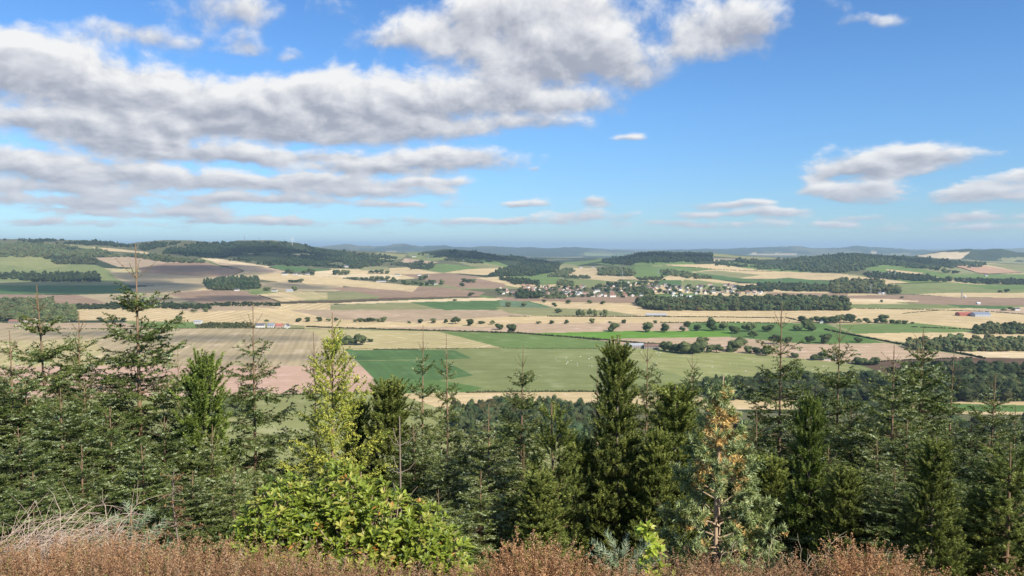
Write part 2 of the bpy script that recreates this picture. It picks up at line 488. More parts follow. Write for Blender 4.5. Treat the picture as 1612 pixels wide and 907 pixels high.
# name, polygon in photo pixels, stripes (two pixels along a row of the crop, spacing in metres, depth)
FIELDS = [
    ('moor', [(-1000, 360), (640, 360), (640, 416), (430, 420), (330, 408), (190, 402), (-1000, 405)]),
    ('wood', [(345, 378), (500, 384), (560, 404), (500, 420), (420, 415), (350, 400)]),
    ('grn', [(276, 394), (325, 391), (332, 397), (300, 400)]), ('stubo', [(345, 397), (385, 396), (400, 400), (350, 399)]), ('stubo', [(460, 400), (515, 397), (520, 400), (470, 402)]),
    ('wood', [(-1000, 382), (70, 384), (150, 392), (190, 402), (150, 405), (110, 401), (60, 402), (-1000, 402)]),
    ('olive', [(60, 382), (150, 388), (200, 397), (140, 392)]),
    ('stub', [(145, 389), (175, 391), (232, 397), (235, 400), (200, 397), (155, 394)]),
    ('past', [(-1000, 402), (65, 402), (95, 415), (150, 417), (180, 428), (200, 447), (-1000, 449)]),
    ('pasty', [(0, 403), (60, 403), (90, 414), (110, 420), (60, 424), (0, 416)]),
    ('olive', [(-1000, 437), (50, 443), (115, 440), (205, 447), (200, 449.5), (-1000, 449.5)]),
    ('dkgrn', [(-1000, 449.5), (203, 449.5), (212, 463), (-1000, 463)]),
    ('plough', [(-1000, 463), (120, 464), (172, 478), (80, 481), (-1000, 483)]),
    ('grey', [(120, 464), (250, 461), (322, 470), (260, 480), (172, 478)]),
    ('tan', [(148, 406), (240, 402), (322, 413), (270, 414), (215, 422), (185, 420)]),
    ('plough', [(215, 422), (262, 414), (322, 412), (345, 419), (384, 427), (355, 438), (270, 432), (225, 430)]),
    ('grey', [(172, 427), (225, 430), (270, 432), (356, 438), (332, 450), (260, 450), (205, 449), (182, 438)]),
    ('stub', [(215, 452), (262, 449), (320, 447), (337, 457), (262, 461), (212, 460)]),
    ('plough', [(262, 461), (330, 457), (392, 458), (442, 475), (400, 479), (320, 478), (290, 472)]),
    ('stubl', [(315, 406.5), (345, 407.5), (425, 419.5), (420, 421.5), (340, 413)]),
    ('pink', [(330, 412), (420, 421), (450, 427), (440, 430), (384, 427)]),
    ('stub', [(352, 437), (384, 427), (440, 430), (495, 434), (540, 437), (540, 453), (490, 452), (440, 444), (408, 440)], ((400, 440), (520, 446), 40, .15)),
    ('grey', [(408, 445), (470, 443), (490, 450), (540, 452), (540, 459), (440, 459), (408, 452)]),
    ('dkgrn', [(424, 420), (440, 417.5), (512, 424), (520, 427), (495, 428.5), (450, 427)]),
    ('stubl', [(495, 428), (545, 423), (545, 437), (495, 434)]),
    ('stub', [(404, 464), (450, 459), (482, 473), (441, 475)], ((404, 464), (441, 475), 30, .2)),
    ('stubo', [(450, 459), (540, 461), (545, 470), (480, 473)]),
    ('grn', [(388, 459), (412, 459), (404, 464), (395, 463)]),
    ('moor', [(520, 396), (640, 398), (660, 420), (560, 424), (520, 410)]), ('olive', [(592, 397), (642, 401), (632, 408), (600, 411)]),
    ('stub', [(543, 425), (640, 421), (682, 428), (702, 431), (640, 440), (620, 440), (555, 431)], ((560, 430), (680, 434), 40, .12)),
    ('stubl', [(538, 431), (618, 433), (632, 437.5), (625, 441), (545, 436)]),
    ('olive', [(555, 419), (610, 420), (614, 425), (570, 426)]),
    ('plough', [(630, 432), (702, 430), (795, 440), (795, 454), (720, 453), (690, 446)]),
    ('grn', [(660, 419), (700, 415), (762, 422), (700, 429), (670, 425)]),
    ('pink', [(637, 406.5), (692, 413), (662, 418), (645, 413), (630, 415)], ((640, 408), (662, 417), 45, .18)),
    ('wood', [(660, 398), (700, 390), (760, 396), (890, 412), (880, 420), (800, 420), (700, 404)]),
    ('grn', [(708, 402), (762, 404), (806, 421), (770, 419), (745, 410)]),
    ('olive', [(696, 407), (745, 411), (795, 420), (760, 423)]),
    ('stub', [(700, 429), (735, 424), (800, 421), (800, 432), (760, 433)]),
    ('stub', [(748, 438), (795, 435), (830, 447), (795, 447)]),
    ('plough', [(520, 453), (560, 452), (650, 459.5), (660, 450), (700, 453), (764, 460), (752, 467), (640, 469), (600, 471), (590, 466), (540, 459)]),
    ('stub', [(520, 438), (550, 440), (600, 445), (660, 450), (650, 459.5), (560, 452), (520, 448)], ((540, 444), (650, 454), 30, .2)),
    ('olive', [(515, 461), (555, 458.5), (600, 467), (560, 471), (515, 472)]),
    ('dark', [(440, 475), (520, 473), (610, 469), (752, 466.5), (764, 468), (640, 471.5), (540, 476.5), (440, 478)]),
    ('stub', [(100, 488), (250, 482), (420, 479), (520, 477), (560, 492), (640, 507), (400, 508), (150, 504), (-1000, 506), (-1000, 492)], ((150, 500), (250, 484), 26, .3)),
    ('tan', [(250, 483), (420, 480), (440, 486), (300, 491)]),
    ('plough', [(110, 480), (172, 478), (130, 482)]),
    ('stubl', [(520, 477.5), (660, 472), (752, 468.5), (790, 470), (790, 473.5), (660, 475.5), (540, 479)]),
    ('olive', [(520, 480), (645, 476), (692, 487), (600, 490), (520, 488)], ((520, 484), (680, 484), 36, .2)),
    ('tan', [(430, 488), (600, 488), (720, 486.5), (865, 491), (865, 498), (760, 501), (640, 509), (550, 506)], ((500, 500), (620, 490), 30, .18)),
    ('pink', [(520, 491), (600, 490), (640, 497), (560, 502)]),
    ('stub', [(400, 484), (450, 487), (520, 502), (640, 508), (520, 512), (400, 509)]),
    ('dkgrn', [(645, 476), (692, 474.5), (790, 473), (865, 471), (865, 487), (785, 487), (700, 488)]),
    ('bgrn', [(785, 472), (832, 476), (872, 485), (790, 487)]),
    ('olive', [(780, 483), (872, 485), (962, 490), (1012, 498), (960, 498.5), (850, 498), (800, 493)]),
    ('stub', [(420, 508), (640, 508), (760, 500), (865, 497), (1012, 497), (1240, 500), (1240, 509), (815, 510), (480, 513)]),
    ('pink', [(480, 513), (815, 509), (1080, 508), (1090, 521), (960, 523.5), (830, 524.5), (600, 519), (480, 517)]),
    ('stub', [(480, 512), (800, 508), (800, 514), (480, 516)]),
    ('grn', [(795, 434), (848, 429), (880, 425), (880, 440), (882, 447), (850, 449), (800, 441)]),
    ('stub', [(890, 433), (903, 422), (938, 422), (946, 430), (980, 437), (970, 443), (920, 440)]),
    ('past', [(880, 437), (930, 440), (968, 443), (1012, 440), (980, 453), (900, 453), (882, 446)]),
    ('grn', [(936, 415), (977, 412), (977, 419)]), ('wood', [(985, 404), (1000, 398), (1030, 395), (1123, 397), (1123, 411), (1000, 415), (975, 414)]),
    ('grn', [(995, 414), (1090, 411), (1095, 416), (1040, 418), (995, 418)]),
    ('grn', [(978, 419), (1092, 419), (1132, 424), (1092, 429), (1065, 437), (1000, 437)]),
    ('plough', [(778, 467), (840, 470), (900, 468), (1008, 466), (1002, 479), (900, 475), (800, 474)]),
    ('stub', [(832, 474), (1002, 478), (1100, 487), (1300, 488), (1345, 478), (1470, 483), (2500, 488), (2500, 520), (1540, 520), (1430, 510), (1240, 509), (1240, 501), (1012, 498), (962, 490), (872, 484)], ((900, 480), (1250, 498), 60, .08)),
    ('olive', [(1123, 399), (1160, 403), (1240, 407), (1180, 408.5), (1124, 406)]), ('stubl', [(1123, 406), (1180, 408), (1124, 411.5)]),
    ('stub', [(1045, 417), (1127, 415.5), (1152, 420), (1222, 427), (1132, 424.5), (1080, 420)]),
    ('stub', [(1088, 428), (1130, 424), (1222, 427), (1335, 432), (1340, 443), (1240, 439), (1160, 439), (1100, 432)], ((1100, 428), (1240, 436), 60, .12)),
    ('olive', [(1092, 428), (1130, 426), (1200, 433), (1160, 438), (1110, 433)]),
    ('dkgrn', [(1065, 427), (1100, 430), (1190, 441), (1240, 437.5), (1305, 443), (1312, 451), (1200, 447), (1120, 439)]),
    ('stub', [(1055, 433), (1072, 433), (1160, 445), (1150, 448), (1085, 439), (1060, 442), (1040, 439)]),
    ('dkgrn', [(1040, 441), (1073, 441), (1073, 449), (1030, 448)]), ('past', [(1075, 440), (1152, 447), (1148, 456), (1075, 456)]),
    ('stub', [(1152, 446), (1200, 447), (1335, 458), (1330, 464), (1240, 463), (1150, 456)]),
    ('plough', [(1205, 460), (1335, 463), (1335, 472), (1225, 471)]),
    ('grn', [(1175, 416.5), (1230, 420), (1340, 428), (1260, 429)]),
    ('wood', [(1130, 410), (1230, 409), (1345, 396), (1450, 403), (1560, 414), (1450, 421), (1385, 416), (1355, 424), (1330, 428), (1200, 418)]),
    ('past', [(1400, 448), (1485, 443), (1560, 452), (2500, 458), (2500, 462), (1500, 461), (1420, 463)]),
    ('grn', [(1500, 446), (1540, 448), (2500, 453), (2500, 458), (1560, 455.5)]),
    ('stub', [(1320, 432), (1360, 436), (1442, 445), (1400, 448), (1320, 443)]), ('grn', [(1390, 437), (1430, 440), (1490, 443.5), (1440, 446.5)]),
    ('grn', [(1358, 424), (1385, 416), (1420, 419), (1500, 432), (1525, 438), (1480, 437), (1440, 428), (1395, 429)]),
    ('stub', [(1395, 424), (1456, 430), (1440, 433), (1400, 430)]),
    ('olive', [(1455, 420), (1496, 418), (1548, 430), (1500, 432), (1460, 426)]),
    ('rtan', [(1497, 418), (1547, 418), (1612, 429), (1545, 432)], ((1510, 420), (1600, 429), 50, .1)),
    ('olive', [(1550, 416), (2500, 417), (2500, 430), (1612, 429)]), ('grn', [(1500, 432), (2500, 432), (2500, 444), (1540, 440)]),
    ('stub', [(1542, 443), (2500, 448), (2500, 452), (1560, 446)]),
    ('plough', [(1320, 466), (1430, 464), (1530, 469), (2500, 472), (2500, 485), (1520, 481), (1450, 478.5), (1400, 474), (1330, 471)]),
    ('stubl', [(1325, 470), (1400, 471), (1454, 474.3), (1400, 476.5), (1340, 474)]),
    ('stub', [(1440, 463), (1500, 461), (2500, 462), (2500, 471), (1510, 468.5)]),
    ('past', [(1333, 479), (1450, 478.5), (1522, 485), (1420, 487), (1333, 485)]), ('dkgrn', [(1488, 479), (1595, 483), (1595, 488), (1512, 484.5)]),
    ('pink', [(1490, 487.5), (1590, 486), (2500, 488), (2500, 495), (1600, 494)]),
    ('grnb', [(822, 525), (1000, 521), (1150, 520.5), (1242, 522), (1232, 528), (1000, 533.5), (940, 534)]),
    ('park', [(1078, 508), (1190, 508), (1300, 509), (1320, 518), (1395, 541), (1240, 542), (1150, 531), (1150, 521), (1085, 521)]),
    ('pink', [(940, 534), (1100, 531), (1152, 531), (1260, 541), (1305, 545), (1300, 556), (1200, 560), (1000, 548)]),
    ('pink', [(1205, 543), (1392, 540), (1542, 563), (1412, 569), (1340, 573), (1220, 561)], ((1220, 556), (1500, 556), 30, .12)),
    ('dark', [(1342, 571), (1430, 566.5), (1532, 563), (2500, 577), (2500, 590), (1560, 584), (1400, 590)]),
    ('stubl', [(1495, 552), (2500, 553), (2500, 578), (1545, 563)], ((1500, 554), (2500, 566), 24, .15)),
    ('grn', [(1315, 512), (1440, 508), (1538, 519), (1538, 524.5), (1350, 526)]),
    ('stub', [(1345, 525), (1537, 523), (2500, 527), (2500, 552), (1500, 552), (1440, 540), (1398, 536)]),
    ('tan', [(-1000, 508), (262, 508), (242, 517), (-1000, 519)]), ('grn', [(195, 508), (312, 507), (312, 517), (243, 517)]),
    ('olive', [(312, 509), (420, 509), (480, 513), (480, 517), (312, 517)]),
    ('grey', [(-1000, 519), (330, 517), (482, 518), (546, 551), (572, 577), (-1000, 577)], ((300, 520), (150, 600), 24, .16)),
    ('stubo', [(-1000, 545), (150, 535), (170, 577), (-1000, 577)], ((300, 520), (150, 600), 24, .16)),
    ('red', [(-1000, 577), (572, 576.5), (609, 618), (430, 622), (-1000, 642)], ((100, 600), (560, 600), 14, .08)),
    ('stubo', [(480, 518), (690, 522), (795, 549), (545, 550)], ((480, 550), (690, 524), 16, .3)),
    ('past', [(690, 522), (830, 525), (945, 536), (1000, 548), (1200, 560), (1345, 573), (1400, 592), (1100, 600), (950, 618), (600, 618), (585, 598), (660, 550), (795, 549)]),
    ('grn', [(690, 522), (830, 525), (965, 540), (935, 549), (795, 549)]),
    ('pasty', [(960, 543), (1200, 558), (1340, 573), (1330, 600), (1100, 600), (1000, 570)], ((1000, 560), (1300, 580), 28, .12)),
    ('past', [(800, 583), (900, 578), (1000, 590), (950, 612), (750, 614), (730, 600)]),
    ('dkgrn', [(543, 550.5), (715, 551.5), (742, 564), (697, 566.5), (745, 591), (700, 598.5), (591, 598.5)]),
    ('park', [(591, 598.5), (690, 599), (760, 610), (740, 618), (610, 618)]), ('past', [(556, 567.4), (672, 565.6), (672, 566.8), (557, 568.6)]),
    ('stub', [(622, 620), (740, 618), (950, 617), (1180, 624), (1180, 640), (930, 640), (800, 634), (660, 645)], ((640, 630), (900, 622), 20, .12)),
    ('pasty', [(-1000, 642), (430, 623), (622, 620), (700, 645), (950, 690), (1100, 900), (-1000, 900)], ((430, 680), (900, 690), 55, .04)),
    ('stub', [(1130, 627), (1250, 627), (1260, 645), (1130, 645)]),
    ('stub', [(1440, 626), (2500, 624), (2500, 668), (1420, 668)]), ('park', [(1440, 633), (1560, 637), (2500, 645), (2500, 653), (1560, 648), (1440, 646)]),
    ('moor', [(940, 650), (1420, 650), (2500, 668), (2500, 1000), (900, 1000), (950, 700)]),
]
FAR = [('stubl', [(1440, 403), (1482, 397), (1527, 397), (1512, 408.5), (1482, 409)]), ('olive', [(1565, 407), (1630, 404), (1630, 409), (1580, 411)])]


SIGHT = {}
ROWED = {'stub', 'stubl', 'stubo', 'tan', 'pink', 'plough', 'red', 'dark', 'grn', 'dkgrn', 'grnb', 'past', 'olive'}


def land(px, py):
    """where the line of sight of photo pixels meets the land (from the terrain grid)"""
    px = np.atleast_1d(np.asarray(px, float)); py = np.atleast_1d(np.asarray(py, float))
    c = np.clip(np.searchsorted(SIGHT['pxs'], px), 0, len(SIGHT['pxs']) - 1)
    out = np.zeros((len(px), 3))
    for i in range(len(px)):
        e = SIGHT['env'][:, c[i]]
        k = int(np.searchsorted(-e, -py[i]))
        k = min(max(k, 1), 707)
        f = 0.0 if abs(e[k - 1] - e[k]) < 1e-9 else np.clip((e[k - 1] - py[i]) / (e[k - 1] - e[k]), 0, 1)
        Yv = SIGHT['Ys'][k - 1] + f * (SIGHT['Ys'][k] - SIGHT['Ys'][k - 1])
        Yv = min(Yv, 4990.0)
        kk = Yv / (CP + (453.5 - py[i]) / F * SP)
        out[i, 0] = (px[i] - 806) / F * kk
        out[i, 1] = Yv
    out[:, 2] = terrain_z(out[:, 0], out[:, 1])
    return out


def build_terrain():
    pxs = np.concatenate([np.linspace(-1500, -20, 110), np.arange(-18, 1631, 1.45), np.linspace(1650, 3100, 110)])
    ys1 = 1.0 / np.linspace(1 / 385.0, 1 / 2350.0, 520)
    ys2 = np.linspace(2350, 5050, 190)[1:]
    ys3 = np.linspace(5050, 9500, 60)[1:]
    ys4 = np.geomspace(9500, 70000, 60)[1:]
    Ys = np.concatenate([ys1, ys2, ys3, ys4])
    U = (pxs - 806) / F
    YY, UU = np.meshgrid(Ys, U, indexing='ij')
    XX = UU * YY
    ZZ = terrain_z(XX, YY)
    PX, PY = project(XX, YY, ZZ)
    nY, nX = YY.shape
    env = np.minimum.accumulate(PY, axis=0)
    SIGHT.update(pxs=pxs, Ys=Ys, env=env)
    jx = (fbm(XX / 60, YY / 60, 31, 2) - .5) * 1.6
    jy = (fbm(XX / 60, YY / 60, 41, 2) - .5) * np.interp(YY, [400, 2500, 5000], [1.2, .8, .6])
    QX, QY = PX + jx, PY + jy
    col = np.zeros((nY, nX, 4), np.float32)
    st = np.zeros((nY, nX, 3), np.float32)
    # patchwork of smaller fields wherever nothing else is written down
    ca, sa = math.cos(.35), math.sin(.35)
    sc = np.where(YY < 6000, 260.0, 700.0)
    gx = (XX * ca + YY * sa) / sc
    gy = (-XX * sa + YY * ca) / (sc * 1.6)
    gx = gx + (hashf(np.floor(gy), np.floor(gy) * 0, 3) - .5)
    h = hashf(np.floor(gx), np.floor(gy), 11)
    names = ['stub', 'past', 'olive', 'moor', 'grn', 'stubo', 'moor', 'wood']
    for i, nme in enumerate(names):
        col[(h >= i / 8.0) & (h <= (i + 1) / 8.0), :3] = PAL[nme]
    far = YY > 5600
    wd = fbm(XX / 900, YY / 1500, 77, 4)
    col[far & (wd > .50), :3] = PAL['wood']
    hi = far & (ZZ > -120)
    col[hi, :3] = PAL['moor']
    col[hi & (wd > .5), :3] = PAL['wood']
    mid = (~far)
    for fd in FIELDS:
        p = np.array(fd[1], float)
        bb = mid & (QX >= p[:, 0].min()) & (QX <= p[:, 0].max()) & (QY >= p[:, 1].min()) & (QY <= p[:, 1].max())
        idx = np.nonzero(bb)
        ins = inpoly(QX[idx], QY[idx], p)
        sel = (idx[0][ins], idx[1][ins])
        col[sel[0], sel[1], :3] = PAL[fd[0]]
        st[sel[0], sel[1]] = 0
        if len(fd) == 2 and fd[0] in ROWED and QY[sel].size and YY[sel].mean() < 2700:
            fr = abs(math.sin(p.sum() * 12.9898)) % 1.0             # rows run along the longest side of the field
            e = np.roll(p, -1, 0) - p
            q = int(np.argmax(np.abs(e[:, 0]) * .3 + np.abs(e[:, 1]) * (1 + fr)))
            g = land(np.clip([p[q, 0], p[q, 0] + e[q, 0]], -600, 2200), [max(p[q, 1], 392.0), max(p[q, 1] + e[q, 1], 392.0)])
            d = g[1, :2] - g[0, :2]
            d = d / (np.linalg.norm(d) + 1e-6)
            lam = 20 + 14 * fr
            st[sel[0], sel[1]] = (-d[1] / lam, d[0] / lam, .085)
        if len(fd) > 2:
            (a, b, lam, dep) = fd[2]
            g = land([a[0], b[0]], [a[1], b[1]])
            d = g[1, :2] - g[0, :2]
            d = d / np.linalg.norm(d)
            st[sel[0], sel[1]] = (-d[1] / lam, d[0] / lam, dep)
    for fd in FAR:
        p = np.array(fd[1], float)
        ins = far & (YY < 9000) & inpoly(PX, PY, p)
        col[ins, :3] = PAL[fd[0]]
    col[..., 3] = 1
    ii = np.arange(nY * nX).reshape(nY, nX)
    Fq = np.stack([ii[:-1, :-1].ravel(), ii[:-1, 1:].ravel(), ii[1:, 1:].ravel(), ii[1:, :-1].ravel()], 1)
    V = np.stack([XX.ravel(), YY.ravel(), ZZ.ravel()], 1)
    me = mesh_np('valley_terrain', V, Fq, [field_mat()], smooth=True,
                 attrs={'crop': ('FLOAT_COLOR', 'POINT', col), 'rows': ('FLOAT_VECTOR', 'POINT', st)})
    o = add_obj('terrain', me)
    tag(o, 'patchwork of stubble, ploughed and green fields filling the valley floor and hills', 'terrain', kind='structure')
    # the hilltop we stand on and its slope
    xs = np.concatenate([np.linspace(-900, -14, 90), np.linspace(-13.6, 13.6, 120), np.linspace(14, 900, 90)])
    yy = np.concatenate([np.linspace(-80, 1, 40), np.linspace(1.2, 24, 110), np.geomspace(24.5, 385, 90)])
    Yg, Xg = np.meshgrid(yy, xs, indexing='ij')
    Zg = terrain_z(Xg, Yg)
    n1, n2 = Yg.shape
    ii = np.arange(n1 * n2).reshape(n1, n2)
    Fq = np.stack([ii[:-1, :-1].ravel(), ii[:-1, 1:].ravel(), ii[1:, 1:].ravel(), ii[1:, :-1].ravel()], 1)
    me = mesh_np('hillside', np.stack([Xg.ravel(), Yg.ravel(), Zg.ravel()], 1), Fq, [slope_mat()], smooth=True)
    tag(add_obj('hillside', me), 'steep hillside falling away under the conifers', 'hillside', kind='structure')


def field_mat():
    m, t = new_mat('fields')
    out = t.n('ShaderNodeOutputMaterial')
    p = t.n('ShaderNodeBsdfPrincipled')
    p.inputs['Roughness'].default_value = 1.0
    p.inputs['Specular IOR Level'].default_value = 0.02
    a = t.n('ShaderNodeAttribute', attribute_name='crop')
    r = t.n('ShaderNodeAttribute', attribute_name='rows')
    geo = t.n('ShaderNodeNewGeometry')
    pos = geo.outputs['Position']
    n1 = t.noise(pos, 0.006, 5, .6)
    n2 = t.noise(pos, 0.035, 4, .6)
    n3 = t.noise(pos, 0.25, 3, .6)
    k = t.m('ADD', .42, t.m('ADD', t.m('MULTIPLY', n1, .50), t.m('ADD', t.m('MULTIPLY', n2, .40), t.m('MULTIPLY', n3, .28))))
    sx = t.n('ShaderNodeSeparateXYZ')
    t.l(r.outputs['Vector'], sx.inputs[0])
    sp = t.n('ShaderNodeSeparateXYZ')
    t.l(pos, sp.inputs[0])
    ph = t.m('ADD', t.m('MULTIPLY', sx.outputs[0], sp.outputs[0]), t.m('MULTIPLY', sx.outputs[1], sp.outputs[1]))
    ph = t.m('ADD', ph, t.m('MULTIPLY', n2, .35))
    w = t.m('MULTIPLY', t.m('ADD', t.m('SINE', t.m('MULTIPLY', ph, 6.2832)), t.m('SINE', t.m('MULTIPLY', ph, 16.1))), .5)
    # the rows fade in and out along the field
    w = t.m('MULTIPLY', w, t.m('ADD', .35, n2))
    k = t.m('MULTIPLY', k, t.m('ADD', 1.0, t.m('MULTIPLY', w, sx.outputs[2])))
    c = t.mix(1.0, a.outputs['Color'], k, 'MULTIPLY')
    # worn, yellower patches
    hs = t.n('ShaderNodeHueSaturation')
    hs.inputs['Hue'].default_value = .485
    hs.inputs['Saturation'].default_value = .85
    hs.inputs['Value'].default_value = 1.18
    t.l(c, hs.inputs['Color'])
    c = t.mix(t.sstep(n2, .52, .75), c, hs.outputs[0])
    t.l(c, p.inputs['Base Color'])
    t.l(p.outputs[0], out.inputs[0])
    return m


def slope_mat():
    m, t = new_mat('slope_ground')
    out = t.n('ShaderNodeOutputMaterial')
    p = t.n('ShaderNodeBsdfPrincipled')
    p.inputs['Roughness'].default_value = 1.0
    p.inputs['Specular IOR Level'].default_value = 0.02
    geo = t.n('ShaderNodeNewGeometry')
    pos = geo.outputs['Position']
    n1 = t.noise(pos, 1.2, 5, .65)
    n2 = t.noise(pos, 9.0, 4, .65)
    c = t.ramp(t.m('ADD', t.m('MULTIPLY', n1, .6), t.m('MULTIPLY', n2, .4)), [(.3, (.03, .022, .014)), (.5, (.075, .05, .03)), (.62, (.06, .06, .025)), (.8, (.12, .09, .05))])
    t.l(c, p.inputs['Base Color'])
    t.l(p.outputs[0], out.inputs[0])
    return m


build_terrain()
print('terrain', round(time.time() - T0, 1))


def build_haze():
    me = bpy.data.meshes.new('haze')
    bm = bmesh.new()
    bmesh.ops.create_cube(bm, size=1.0)
    for v in bm.verts:
        v.co = Vector((v.co.x * 320000, v.co.y * 75000 + 36000, v.co.z * (330 + HAZE_TOP) + (HAZE_TOP - 330) / 2))
    bm.to_mesh(me)
    bm.free()
    m, t = new_mat('haze')
    out = t.n('ShaderNodeOutputMaterial')
    pv = t.n('ShaderNodeVolumePrincipled')
    pv.inputs['Color'].default_value = (.60, .83, 1.0, 1)
    pv.inputs['Density'].default_value = HAZE_DENSITY
    pv.inputs['Anisotropy'].default_value = 0.1
    t.l(pv.outputs[0], out.inputs['Volume'])
    m.cycles.homogeneous_volume = True
    me.materials.append(m)
    tag(add_obj('haze', me), 'thin blue haze over the whole valley', 'haze', kind='stuff')


HAZE_TOP = 260.0
HAZE_DENSITY = 5.0e-5
build_haze()


# clouds standing over the near valley, above the frame; their shadows fall on the fields
def cloud(px, py, rx, ry, alt, thick, dens, label, seed):
    rg = np.random.default_rng(seed)
    g = ground([px], [py])[0]
    k = (alt - g[2]) / SUN.z
    c = np.array([g[0] + SUN.x * k, g[1] + SUN.y * k, alt])
    bm = bmesh.new()
    n = 9
    for i in range(n):
        a = rg.uniform(0, 6.28)
        q = math.sqrt(rg.uniform(0, 1)) * .8
        m = Matrix.Translation((math.cos(a) * q * rx, math.sin(a) * q * ry, rg.uniform(0, .35) * thick)) @ Matrix.Diagonal((rx * rg.uniform(.28, .5), ry * rg.uniform(.3, .55), thick * rg.uniform(.4, .75), 1))
        bmesh.ops.create_icosphere(bm, subdivisions=3, radius=1.0, matrix=m)
    me = bpy.data.meshes.new('cloud')
    bm.to_mesh(me)
    bm.free()
    o = add_obj('cloud', me, None, c)
    md = o.modifiers.new('merge', 'REMESH')
    md.mode = 'VOXEL'
    md.voxel_size = min(rx, ry) * .09
    dg = bpy.context.evaluated_depsgraph_get()
    me2 = bpy.data.meshes.new_from_object(o.evaluated_get(dg))
    o.modifiers.clear()
    V = np.zeros(len(me2.vertices) * 3, np.float32)
    me2.vertices.foreach_get('co', V)
    V = V.reshape(-1, 3)
    sc = min(rx, ry) * .5
    w = (fbm(V[:, 0] / sc + seed, V[:, 1] / sc + V[:, 2] / sc, seed, 4) - .5) * sc * .8
    r = V / (np.linalg.norm(V / np.array([rx, ry, thick]), axis=1)[:, None] + .3)
    V = V + norm3(r) * w[:, None] * np.array([1, 1, .4])
    V[:, 2] = np.maximum(V[:, 2], -thick * .25)
    me2.vertices.foreach_set('co', V.ravel())
    me2.name = 'cloud'
    o.data = me2
    m, t = new_mat('cloud_vapour')
    out = t.n('ShaderNodeOutputMaterial')
    pv = t.n('ShaderNodeVolumePrincipled')
    pv.inputs['Color'].default_value = (.97, .97, 1, 1)
    pv.inputs['Density'].default_value = dens
    pv.inputs['Anisotropy'].default_value = .3
    t.l(pv.outputs[0], out.inputs['Volume'])
    m.cycles.homogeneous_volume = True
    me2.materials.clear()
    me2.materials.append(m)
    tag(o, label, 'cloud', kind='stuff')


def norm3(v):
    return v / (np.linalg.norm(v, axis=1, keepdims=True) + 1e-9)


for i, (px, py, rx, ry, alt, th, de, lab) in enumerate((
        (60, 452, 520, 330, 1500, 130, .012, 'cloud over the left hillside'), (300, 427, 300, 300, 1500, 110, .009, 'cloud over the purple ploughed slope'), (330, 470, 260, 120, 1450, 90, .009, 'small cloud over the left farms'),
        (480, 452, 190, 120, 1450, 80, .008, 'small cloud over the upper farm track'), (330, 535, 190, 45, 1400, 60, .009, 'thin cloud over the grey field'), (430, 565, 150, 28, 1400, 50, .008, 'thin cloud near the red field'), (130, 525, 120, 40, 1400, 60, .009, 'thin cloud over the left field edge'),
        (440, 400, 600, 300, 1600, 120, .008, 'cloud over the forest hill'), (800, 408, 420, 330, 1600, 120, .008, 'cloud over the gap'), (1090, 404, 380, 300, 1600, 120, .008, 'cloud over the square-cut hill'), (1430, 412, 500, 300, 1600, 110, .006, 'cloud over the right hill'))):
    cloud(px, py, rx, ry, alt, th, de, lab, 60 + i)
print('clouds', round(time.time() - T0, 1))

# ------------------------------------------------------------------ trees of the valley
def ico(sub):
    bm = bmesh.new()
    bmesh.ops.create_icosphere(bm, subdivisions=sub, radius=1.0)
    V = np.array([v.co[:] for v in bm.verts])
    Fc = np.array([[v.index for v in f.verts] for f in bm.faces])
    bm.free()
    return V, Fc


ICO = {s: ico(s) for s in (1, 2, 3)}


def rnd(seed):
    return np.random.default_rng(seed)


def lumpy(sub, rg, amp=.28, fl=.0):
    V, Fc = ICO[sub]
    V = V * (1 + amp * (rg.random((len(V), 1)) - .5) * 2)
    return V.copy(), Fc


def crown_template(seed, lod, conic=0.0):
    """crown of height 1 standing on z=0..1, radius about .45; lod 0 = far speck, 1 = small, 2 = leafy"""
    rg = rnd(seed)
    Vs, Fs, n = [], [], 0
    lobes = {0: 2, 1: 5, 2: 8}[lod]
    sub = {0: 1, 1: 2, 2: 2}[lod]
    cen = []
    for i in range(lobes):
        if conic:
            z = .10 + .8 * (i + .5) / lobes
            r = (.34 * (1 - z) + .05)
            c = np.array([rg.normal(0, .05 * (1 - z)), rg.normal(0, .05 * (1 - z)), z])
            s = np.array([r, r, .5 / lobes + .10])
        else:
            a = 2.4 * i + rg.random()
            z = rg.uniform(.30, .82)
            q = rg.uniform(.08, .30) if lobes > 2 else .1
            c = np.array([q * math.cos(a), q * math.sin(a), z])
            r = rg.uniform(.12, .25) if lobes > 2 else .3
            s = np.array([r * 1.15, r * 1.15, r * .95])
        cen.append((c, s))
        V, Fc = lumpy(sub, rg, .22)
        Vs.append(V * s + c)
        Fs.append(Fc + n)
        n += len(V)
    F3 = np.concatenate(Fs)
    if lod == 2:                                   # loose leaf sprays round every lobe
        Q, k = [], 75
        for c, s in cen:
            d = rg.normal(size=(k, 3))
            d /= np.linalg.norm(d, axis=1)[:, None]
            p = c + d * s * rg.uniform(.9, 1.45, (k, 1))
            t1 = np.cross(d, rg.normal(size=(k, 3)))
            t1 /= np.linalg.norm(t1, axis=1)[:, None] + 1e-9
            t2 = np.cross(d + .8 * rg.normal(size=(k, 3)), t1)
            t2 /= np.linalg.norm(t2, axis=1)[:, None] + 1e-9
            w = rg.uniform(.02, .045, (k, 1))
            Q.append(np.stack([p - t1 * w, p + t2 * w, p + t1 * w * 1.2], 1).reshape(-1, 3))
        Q = np.concatenate(Q)
        qf = np.arange(len(Q)).reshape(-1, 3) + n
        Vs.append(Q)
        F3 = np.concatenate([F3, qf])
    return np.concatenate(Vs), F3


